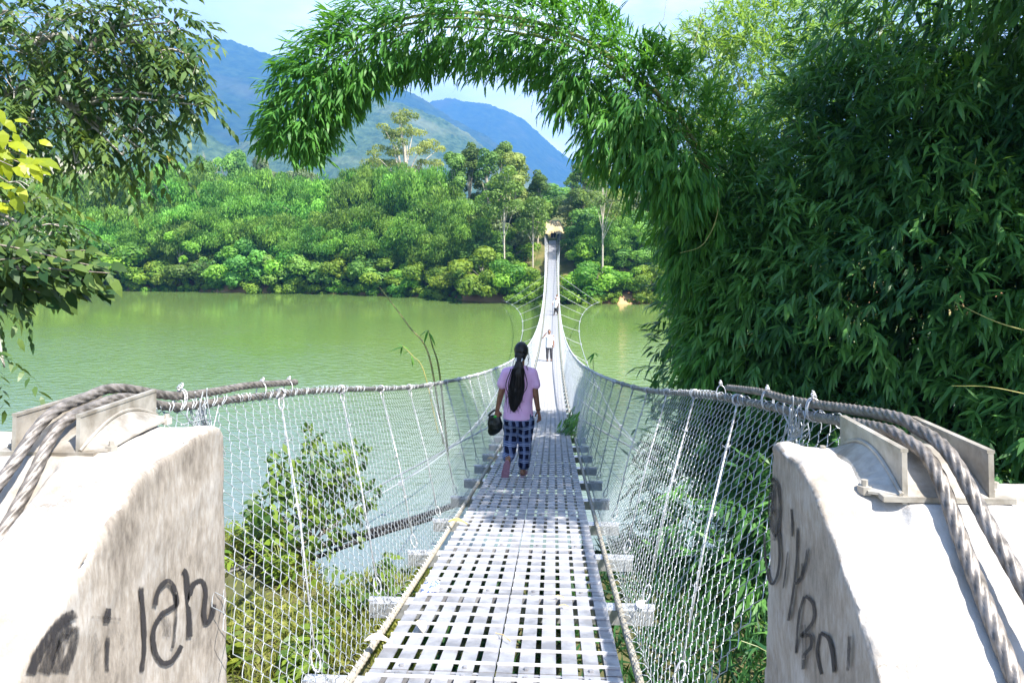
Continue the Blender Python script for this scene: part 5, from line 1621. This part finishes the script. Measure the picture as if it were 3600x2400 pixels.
def ball(mb, c, r, sides=16):
    c = np.array(c, float); r = np.array(r, float)
    th = np.linspace(-PI / 2 + .12, PI / 2 - .12, 11)
    loft(mb, [(c[0], c[1], c[2] + r[2] * math.sin(t), r[0] * math.cos(t), r[1] * math.cos(t)) for t in th], sides)
def chainlimb(mb, pts, rads):
    for i in range(len(pts) - 1): cap(mb, pts[i], pts[i + 1], rads[i], rads[i + 1])
def hand(mb, wrist, dirv, side, s=1.0, curl=.5, palmn=(0, -1, 0)):
    """palm and five bent fingers; side = direction in which the thumb lies"""
    d = nrm(np.array(dirv, float)); sd = nrm(np.array(side, float)); sd = nrm(sd - d * (sd @ d)); nn = np.array(palmn, float); nn = nrm(nn - d * (nn @ d))
    w = np.array(wrist, float)
    cap(mb, w, w + d * .070 * s, .026 * s, .032 * s, sq=(nn, .6))
    for i, (o, L) in enumerate(((.026, .064), (.009, .074), (-.009, .068), (-.026, .054))):
        b = w + d * .082 * s + sd * o * s
        k = curl * (1 + .18 * i)
        m = b + (d * math.cos(k * .5) + nn * math.sin(k * .5)) * L * .5 * s + sd * o * .15 * s
        e = m + (d * math.cos(k * 1.5) + nn * math.sin(k * 1.5)) * L * .5 * s
        chainlimb(mb, [b - d * .012 * s, m, e], [.0095 * s, .0085 * s, .007 * s])
    b = w + d * .022 * s + sd * .024 * s
    m = b + (d * .65 + sd * .55 + nn * .25) * .042 * s
    chainlimb(mb, [b, m, m + (d * .9 + sd * .1 + nn * .45) * .032 * s], [.0115 * s, .0105 * s, .008 * s])

def cloth(name, c1, c2, rough=.85, scale=14, bump=.35, bs=9):
    return noisy(name, c1, c2, scale, rough, bump=bump, bscale=bs, bdist=.02)
M['skin'] = noisy('skin', (.23, .105, .055), (.31, .15, .085), 22, .5)
M['hair'] = noisy('hair', (.003, .003, .003), (.014, .009, .009), 60, .42, bump=.5, bscale=90, stretch=(1, 1, .08), spec=.5)
M['pink'] = cloth('pink_cotton', (.82, .46, .74), (.88, .54, .81))
M['white_cloth'] = cloth('white_cotton', (.74, .74, .76), (.82, .82, .83))
M['dark_cloth'] = cloth('dark_cotton', (.03, .03, .035), (.06, .06, .065))
M['black_cloth'] = cloth('black_cotton', (.008, .008, .010), (.02, .02, .022))
M['sandal'] = noisy('mauve_rubber', (.30, .15, .20), (.40, .21, .27), 40, .6)
def plaid():
    m, t, b = new_mat('plaid_cotton'); setc(b, None, .9, 0, .15)
    tc = t.nodes.new('ShaderNodeTexCoord')
    nz = t.nodes.new('ShaderNodeTexNoise'); nz.inputs['Scale'].default_value = 5; nz.inputs['Detail'].default_value = 2
    t.links.new(tc.outputs['Object'], nz.inputs['Vector'])
    wv = t.nodes.new('ShaderNodeVectorMath'); wv.operation = 'MULTIPLY_ADD'; wv.inputs[1].default_value = (.07, .0, .07)
    t.links.new(nz.outputs['Color'], wv.inputs[0]); t.links.new(tc.outputs['Object'], wv.inputs[2])
    sp = t.nodes.new('ShaderNodeSeparateXYZ'); t.links.new(wv.outputs[0], sp.inputs[0])
    def band(src, f, lo, hi, ph):
        a = t.nodes.new('ShaderNodeMath'); a.operation = 'MULTIPLY_ADD'; a.inputs[1].default_value = f; a.inputs[2].default_value = ph; t.links.new(src, a.inputs[0])
        fr = t.nodes.new('ShaderNodeMath'); fr.operation = 'FRACT'; t.links.new(a.outputs[0], fr.inputs[0])
        c = t.nodes.new('ShaderNodeMath'); c.operation = 'COMPARE'; c.inputs[1].default_value = (lo + hi) / 2; c.inputs[2].default_value = (hi - lo) / 2
        t.links.new(fr.outputs[0], c.inputs[0]); return c.outputs[0]
    col = None
    def over(prev, fac, c, k):
        x = t.nodes.new('ShaderNodeMix'); x.data_type = 'RGBA'
        mu = t.nodes.new('ShaderNodeMath'); mu.operation = 'MULTIPLY'; mu.inputs[1].default_value = k; t.links.new(fac, mu.inputs[0]); t.links.new(mu.outputs[0], x.inputs[0])
        if prev is None: x.inputs[6].default_value = (.010, .012, .035, 1)
        else: t.links.new(prev, x.inputs[6])
        x.inputs[7].default_value = (*c, 1); return x.outputs[2]
    for ax in ('X', 'Z'):
        f = 13.0 if ax == 'X' else 10.0
        col = over(col, band(sp.outputs[ax], f, .0, .46, .1), (.06, .10, .26), .55)
        col = over(col, band(sp.outputs[ax], f, .05, .11, .1), (.50, .57, .74), .7)
        col = over(col, band(sp.outputs[ax], f, .20, .26, .1), (.50, .57, .74), .7)
        col = over(col, band(sp.outputs[ax], f, .36, .40, .1), (.40, .50, .72), .6)
    t.links.new(col, b.inputs['Base Color'])
    n2 = t.nodes.new('ShaderNodeTexNoise'); n2.inputs['Scale'].default_value = 11; t.links.new(tc.outputs['Object'], n2.inputs['Vector'])
    bp = t.nodes.new('ShaderNodeBump'); bp.inputs['Distance'].default_value = .03; bp.inputs['Strength'].default_value = .6
    t.links.new(n2.outputs['Fac'], bp.inputs['Height']); t.links.new(bp.outputs[0], b.inputs['Normal'])
    return m
M['plaid'] = plaid()

def wrinkle(o, amp, freq, seed=0):
    me = o.data
    for v in me.vertices:
        p = v.co * freq + Vector((seed, 0, 0))
        v.co += v.normal * amp * (mnoise.noise(p) + .5 * mnoise.noise(Vector((p.x * 2.3, p.y * 2.3, p.z * 1.2))))

def sole(mb, c, fw, up, L, w, th):
    """outline of a flip-flop sole, centre c, toe direction fw"""
    fw = nrm(np.array(fw, float)); up = nrm(np.array(up, float)); sd = np.cross(fw, up)
    a = np.linspace(0, 2 * PI, 28, endpoint=False)
    x = np.cos(a) * L / 2
    ww = w / 2 * (1 + .13 * np.cos(a) - .16 * np.exp(-((np.cos(a) + .1) / .35) ** 2))
    y = np.sin(a) * ww
    V0 = np.array(c) + x[:, None] * fw + y[:, None] * sd
    V = np.concatenate([V0, V0 + up * th])
    n = 28
    Q = [[i, (i + 1) % n, n + (i + 1) % n, n + i] for i in range(n)]
    V = np.concatenate([V, [np.array(c)], [np.array(c) + up * th]])
    t = [[(i + 1) % n, i, 2 * n] for i in range(n)] + [[n + i, n + (i + 1) % n, 2 * n + 1] for i in range(n)]
    mb.add(V, t, Q)

def woman():
    Yw = 8.72; X_ = -.155
    r = thing('person', 'person in a pink t-shirt and plaid trousers walking away, long black ponytail down the back', 'person', (X_, Yw, float(zd(Yw)) + .012))
    b = MB()
    ball(b, (.02, .012, 1.455), (.072, .088, .105)); cap(b, (.015, -.005, 1.40), (.005, -.01, 1.25), .046, .052)
    ball(b, (.02, .098, 1.445), (.014, .022, .02), 10)
    for sx in (-1, 1): ball(b, (.02 + sx * .073, 0, 1.452), (.011, .022, .032), 10)
    loft(b, [(0, 0, .66, .13, .09), (0, 0, .9, .12, .085), (0, 0, 1.1, .14, .09), (0, 0, 1.24, .12, .07)])
    for sx in (-1, 1): cap(b, (sx * .06, 0, 1.23), (sx * .155, -.005, 1.20), .05, .048)
    # arms: left carries the bag, right hangs free
    chainlimb(b, [(-.160, 0, 1.20), (-.222, -.015, .945), (-.262, .015, .770)], [.046, .037, .026])
    hand(b, (-.264, .018, .76), (-.05, .05, -1), (1, .2, 0), 1.0, 1.55, (0, 1, 0))
    chainlimb(b, [(.158, 0, 1.20), (.190, -.02, .950), (.218, .02, .765)], [.046, .037, .026])
    hand(b, (.22, .024, .755), (.20, .12, -1), (-.6, .8, 0), 1.0, .5, (-1, 0, 0))
    chainlimb(b, [(.075, 0, .74), (.055, .035, .42), (.036, .0, .09)], [.085, .055, .036])
    chainlimb(b, [(.036, -.025, .042), (.040, .05, .045), (.05, .150, .028)], [.034, .034, .024])
    chainlimb(b, [(-.085, 0, .74), (-.100, .10, .43), (-.130, -.135, .235)], [.085, .055, .036])
    chainlimb(b, [(-.128, -.165, .205), (-.140, -.165, .13), (-.155, -.150, .035)], [.034, .036, .026])
    for k in range(5):
        cap(b, (.03 + .012 * k, .155, .026), (.032 + .013 * k, .195 - .006 * abs(k - 1), .020), .009, .008)
    remesh('body', b, .0065, 3, r, M['skin'])
    s = MB()
    loft(s, [(-.02, -.005, .672, .178, .128), (-.015, -.005, .76, .174, .126), (-.01, 0, .9, .164, .118), (0, 0, 1.04, .170, .116), (0, 0, 1.14, .180, .110), (0, -.005, 1.215, .168, .094), (0, -.005, 1.262, .118, .074), (.005, -.005, 1.29, .066, .058)], 28)
    chainlimb(s, [(-.09, 0, 1.205), (-.150, 0, 1.197), (-.206, -.008, 1.07)], [.072, .068, .062]); chainlimb(s, [(.09, 0, 1.205), (.148, 0, 1.197), (.186, -.01, 1.07)], [.072, .068, .061])
    o = remesh('shirt', s, .008, 2, r, M['pink']); wrinkle(o, .006, 9, 3)
    p = MB()
    loft(p, [(-.005, 0, .60, .172, .125), (-.005, 0, .68, .172, .122), (-.005, 0, .76, .160, .112)], 28)
    chainlimb(p, [(.078, 0, .66), (.066, .035, .42), (.050, .01, .12)], [.100, .084, .066])
    chainlimb(p, [(-.090, 0, .66), (-.105, .09, .43), (-.125, -.09, .245)], [.102, .090, .068])
    o = remesh('trousers', p, .008, 2, r, M['plaid']); wrinkle(o, .013, 11, 7)
    h = MB()
    ball(h, (.02, -.004, 1.468), (.085, .100, .104), 22)
    ball(h, (.012, -.045, 1.415), (.072, .062, .07), 18)
    loft(h, [(.0, -.085, 1.395, .030, .026), (-.002, -.118, 1.36, .036, .028), (-.004, -.125, 1.30, .058, .034), (-.010, -.128, 1.20, .074, .036), (-.022, -.132, 1.09, .086, .036), (-.036, -.136, .99, .094, .034), (-.046, -.136, .91, .082, .030), (-.056, -.134, .85, .058, .024), (-.062, -.132, .80, .034, .016), (-.064, -.13, .772, .010, .008)], 26)
    o = remesh('hair', h, .0065, 2, r, M['hair']); wrinkle(o, .005, 16, 1)
    rg = np.random.default_rng(2); hs = MB()
    for k in range(46):
        x0 = -.03 + rg.normal() * .05; z1 = .79 + .14 * rg.random()
        x1 = -.055 + rg.normal() * .05
        add_tube(hs, catmull([(x0 * .6, -.15, 1.28), (x0, -.165, 1.08), (x0 * .5 + x1 * .7, -.165, .93), (x1, -.155, z1 - .03)], 5), np.linspace(.006, .0012, 16), 4)
    for P in ([(-.06, -.03, 1.38), (-.075, -.05, 1.30), (-.060, -.09, 1.22)], [(.095, -.03, 1.40), (.108, -.03, 1.33), (.085, -.06, 1.29), (.10, -.07, 1.25)], [(.10, 0, 1.45), (.112, -.01, 1.38), (.095, -.02, 1.345)]):
        add_tube(hs, catmull(P, 5), .0035, 4)
    hs.obj('hair_strands', M['hair'], r)
    bd = MB(); add_tube(bd, ring_pts((-.001, -.105, 1.378), .036, (1, 0, 0), (0, .75, .66), 18), .009, 6); bd.obj('hair_band', M['white_cloth'], r, smooth=True)
    br = MB(); add_tube(br, ring_pts((.2165, .018, .772), .030, (1, 0, 0), (0, 1, .1), 16), .004, 5); br.obj('bracelet', M['hair'], r)
    f = MB(); sole(f, (.042, .055, -.010), (.08, 1, 0), (0, 0, 1), .245, .092, .016)
    add_tube(f, catmull([(.005, .05, .012), (.035, .09, .068), (.046, .165, .02)], 5), .006, 5); add_tube(f, catmull([(.080, .05, .012), (.058, .09, .062), (.046, .165, .02)], 5), .006, 5)
    f.obj('sandal', M['sandal'], r)
    f = MB(); sole(f, (-.148, -.200, .118), (-.16, .10, -1), (0, 1, .1), .245, .098, .016)
    f.obj('sandal', M['sandal'], r)
    # the bag in the left hand
    g = MB()
    c = np.array((-.300, .03, .655))
    loft(g, [(c[0] + .005, c[1], c[2] + .045, .050, .020), (c[0], c[1], c[2] + .02, .072, .030), (c[0] + .01, c[1], c[2] - .06, .090, .045), (c[0] + .012, c[1], c[2] - .12, .088, .046), (c[0] - .01, c[1], c[2] - .165, .066, .036), (c[0] - .035, c[1], c[2] - .205, .026, .018)], 22)
    bag = remesh('plastic_bag', g, .008, 2, None, noisy('black_plastic', (.004, .006, .005), (.012, .016, .013), 10, .28, bump=.7, bscale=22, bdist=.015))
    wrinkle(bag, .008, 14, 5)
    bag.location = (X_, Yw, float(zd(Yw)) + .012)
    tag(bag, 'crumpled black plastic bag hanging from the hand of the person in pink', 'bag')
    hb = MB(); add_tube(hb, catmull([c + [-.07, 0, .03], c + [-.02, -.01, .085], c + [.03, 0, .10], c + [.075, 0, .035]], 5), .012, 6)
    hb.obj('bag_handle', bag.data.materials[0], bag)
    gl = MB(); ball(gl, c + [.012, -.026, .028], (.020, .010, .016), 12); gl.obj('packet', noisy('green_plastic', (.03, .45, .03), (.08, .62, .05), 20, .35), bag)
woman()

def figure(label, loc, rz, H, top, bottom, pose=None, voxel=.012, skirt=False, hem=.62, group=None):
    r = thing('person', label, 'person', loc, rz, group)
    k = H / 1.6; r.scale = (k, k, k)
    P = dict(rs=(.175, 0, 1.29), re=(.215, -.01, 1.02), rw=(.225, .05, .80), rd=(0, .1, -1), ls=(-.175, 0, 1.29), le=(-.215, -.01, 1.02), lw=(-.225, .05, .80), ld=(0, .1, -1),
             rk=(.10, .02, .45), ra=(.10, 0, .08), lk=(-.10, .02, .45), la=(-.10, 0, .08), head=(0, .01, 1.475))
    P.update(pose or {})
    b = MB(); h = np.array(P['head'])
    ball(b, h, (.075, .092, .115)); ball(b, h + [0, .095, -.012], (.014, .020, .024), 10)
    cap(b, h + [0, -.01, -.07], (0, -.01, 1.27), .05, .056)
    for sx in (-1, 1): ball(b, h + [sx * .077, -.005, -.005], (.010, .022, .032), 10)
    loft(b, [(0, 0, .76, .14, .095), (0, 0, 1.0, .13, .09), (0, 0, 1.2, .15, .095), (0, 0, 1.32, .12, .07)])
    for a in 'rl':
        s = np.array(P[a + 's'])
        cap(b, (s[0] * .4, 0, 1.30), s, .05, .05)
        chainlimb(b, [s, P[a + 'e'], P[a + 'w']], [.048, .039, .028])
        hand(b, P[a + 'w'], P[a + 'd'], (-s[0], .3, 0), 1.05, .6, (-s[0] * 3, 0, 0))
        an = np.array(P[a + 'a'])
        chainlimb(b, [(s[0] * .5, 0, .82), P[a + 'k'], an], [.09, .058, .038])
        cap(b, an + [0, -.02, -.045], an + [0, .14, -.052], .036, .028)
    remesh('body', b, voxel, 2, r, M['skin'])
    s = MB()
    loft(s, [(0, 0, hem + .02, .19, .135), (0, 0, .86, .178, .125), (0, 0, 1.05, .172, .12), (0, 0, 1.2, .188, .12), (0, 0, 1.30, .165, .09), (0, 0, 1.345, .075, .065)], 22)
    for a in 'rl':
        sh = np.array(P[a + 's']); e = np.array(P[a + 'e'])
        cap(s, (sh[0] * .75, 0, 1.285), sh + (e - sh) * .75, .066, .062)
    o = remesh('shirt', s, voxel, 2, r, top); wrinkle(o, .008, 8, H)
    p = MB()
    loft(p, [(0, 0, .72, .165, .12), (0, 0, .82, .165, .12), (0, 0, .9, .16, .115)], 20)
    for a in 'rl':
        chainlimb(p, [(P[a + 's'][0] * .5, 0, .78), P[a + 'k'], np.array(P[a + 'a']) + [0, 0, .03]], [.098, .078, .060])
    o = remesh('trousers', p, voxel, 2, r, bottom); wrinkle(o, .008, 9, 1)
    hh = MB(); ball(hh, h + [0, -.022, .028], (.085, .092, .100), 18)
    remesh('hair', hh, voxel * .8, 1, r, M['hair'])
    if H > 1.3:
        ey = MB()
        for sx in (-1, 1): ball(ey, h + [sx * .030, .083, .012], (.012, .010, .008), 8)
        ey.obj('eyes', M['black_cloth'], r)
    sh_ = MB()
    for a in 'rl':
        an = np.array(P[a + 'a']); sole(sh_, an + [0, .055, -.094], (0, 1, 0), (0, 0, 1), .25, .095, .02)
        add_tube(sh_, catmull([an + [-.045, .06, -.07], an + [0, .085, -.018], an + [.045, .06, -.07]], 5), .012, 5)
    sh_.obj('sandals', M['dark_cloth'], r)
    return r
Ym = 35.6
figure('person in long white shirt and dark trousers facing us, one hand raised to the head', (.02, Ym, float(zd(Ym)) + .03), PI, 1.48, M['white_cloth'], M['dark_cloth'],
       dict(re=(.335, .06, 1.17), rw=(.205, .10, 1.37), rd=(-.55, .0, .8), ra=(.105, .03, .09), la=(-.105, -.02, .09)), .013, hem=.66)
Yt = 62.0
figure('person in white top and dark trousers bending on the deck, midway over the river', (.40, Yt, float(zd(Yt)) + .03), PI * .9, 1.5, M['white_cloth'], M['dark_cloth'],
       dict(ra=(.11, .16, .09), la=(-.11, -.18, .12), lk=(-.10, .06, .46), head=(-.03, .05, 1.45), re=(.26, .10, 1.06), rw=(.22, .26, .96)), .018)
figure('person half hidden behind the one bending on the deck, only the dark head clear', (.50, Yt + 2.2, float(zd(Yt + 2.2)) + .03), PI, 1.5, M['white_cloth'], M['dark_cloth'], dict(ra=(.11, -.1, .1), la=(-.11, .12, .09)), .018)
for x, lab, ps in ((-.08, 'person in dark clothes at the far bridge end, left of the pair', {}), (.34, 'person in dark clothes at the far bridge end, right of the pair, arm bent', dict(re=(.28, .05, 1.08), rw=(.10, .16, 1.25)))):
    figure(lab, (x, YE + 1.6, -.33), PI, 1.56, M['black_cloth'], M['black_cloth'], ps, .018, group='people at the far bridge end')

# ================================================================ litter on the deck
def on_deck(px, py):
    """point of the deck seen at a pixel"""
    d = 3.0
    for _ in range(60):
        p = W(px, py, d); d *= 1 + .4 * ((p[2] - float(zd(p[1]))) / max(1.65 - p[2], .1))
    return W(px, py, d)
def dry_leaf(label, px, py, L, w, ang, mat, name='dry_leaf'):
    p = on_deck(px, py)
    mb = MB(); D = np.array((math.cos(ang), math.sin(ang), 0.04))
    s = np.linspace(0, 1, 9); ww = w * np.sin(PI * s ** .8) * .5
    S = np.array((-D[1], D[0], 0)); C = (s - .5)[:, None] * L * D + np.array([0, 0, 1]) * (.012 + .018 * np.sin(s * 4))[:, None]
    V = np.concatenate([C - S * ww[:, None] + np.array([0, 0, .006]), C, C + S * ww[:, None] + np.array([0, 0, .010])])
    Q = [[i, i + 1, 9 + i + 1, 9 + i] for i in range(8)] + [[9 + i, 9 + i + 1, 18 + i + 1, 18 + i] for i in range(8)]
    mb.add(V, None, Q)
    o = mb.obj(name, mat, None); o.location = p + [0, 0, .012]
    return tag(o, label, 'leaf', 'dry leaves on the deck')
M['pale_leaf'] = noisy('pale_leaf', (.50, .42, .33), (.70, .62, .52), 25, .8)
M['yellow_leaf'] = noisy('yellow_leaf', (.60, .42, .08), (.75, .58, .16), 25, .7)
dry_leaf('pale dry leaf standing curled on the left deck panel near the picture bottom', 1481, 2218, .14, .05, 1.9, M['pale_leaf'])
dry_leaf('pale dry leaf on the left deck edge at the first beam end', 1330, 2272, .13, .05, .1, M['pale_leaf'])
dry_leaf('yellow leaf lying on the left deck edge between the beams', 1610, 1846, .16, .05, -.1, M['yellow_leaf'])
dry_leaf('brown leaf caught at the left deck edge beside the feet of the person in pink', 1726, 1620, .11, .04, .0, M['dry'])
def stick(label, a, b):
    p, q = on_deck(*a), on_deck(*b)
    mb = MB(); add_tube(mb, [p + [0, 0, .02], (p + q) / 2 + [0, .01, .024], q + [0, 0, .018]], .0028, 5)
    tag(mb.obj('straw', M['dry']), label, 'straw', 'straws on the deck')
stick('straw across the centre gap of the deck', (1742, 2238), (1795, 2266)); stick('straw on the right deck panel, upper one', (1940, 2108), (1985, 2110)); stick('straw on the right deck panel, lower one', (1965, 2140), (2003, 2144))
p = on_deck(1515, 2080)
mb = MB()
V = np.array([[-.05, -.035, 0], [.05, -.03, .004], [.045, .045, .03], [-.01, .03, .055], [-.045, .03, .02], [.0, .0, .03]])
mb.add(V, [[0, 1, 5], [1, 2, 5], [2, 3, 5], [3, 4, 5], [4, 0, 5]])
o = mb.obj('wrapper', noisy('foil_wrapper', (.10, .16, .55), (.85, .80, .84), 60, .3, lo=.45, hi=.52)); o.location = p + [0, 0, .014]
tag(o, 'small crumpled blue and white wrapper on the deck', 'wrapper')
p = np.array((.69, 3.95, float(zd(3.95)) + .03))
mb = MB(); loft(mb, [(0, 0, 0, .02, .02), (0, 0, .035, .026, .022), (.005, .01, .05, .012, .012)], 12)
o = mb.obj('plastic_scrap', noisy('pale_plastic', (.62, .64, .72), (.78, .79, .84), 20, .4)); o.location = p; o.rotation_euler = (.5, .4, 0)
tag(o, 'pale plastic scrap tied round the walkway cable on the right', 'plastic scrap')
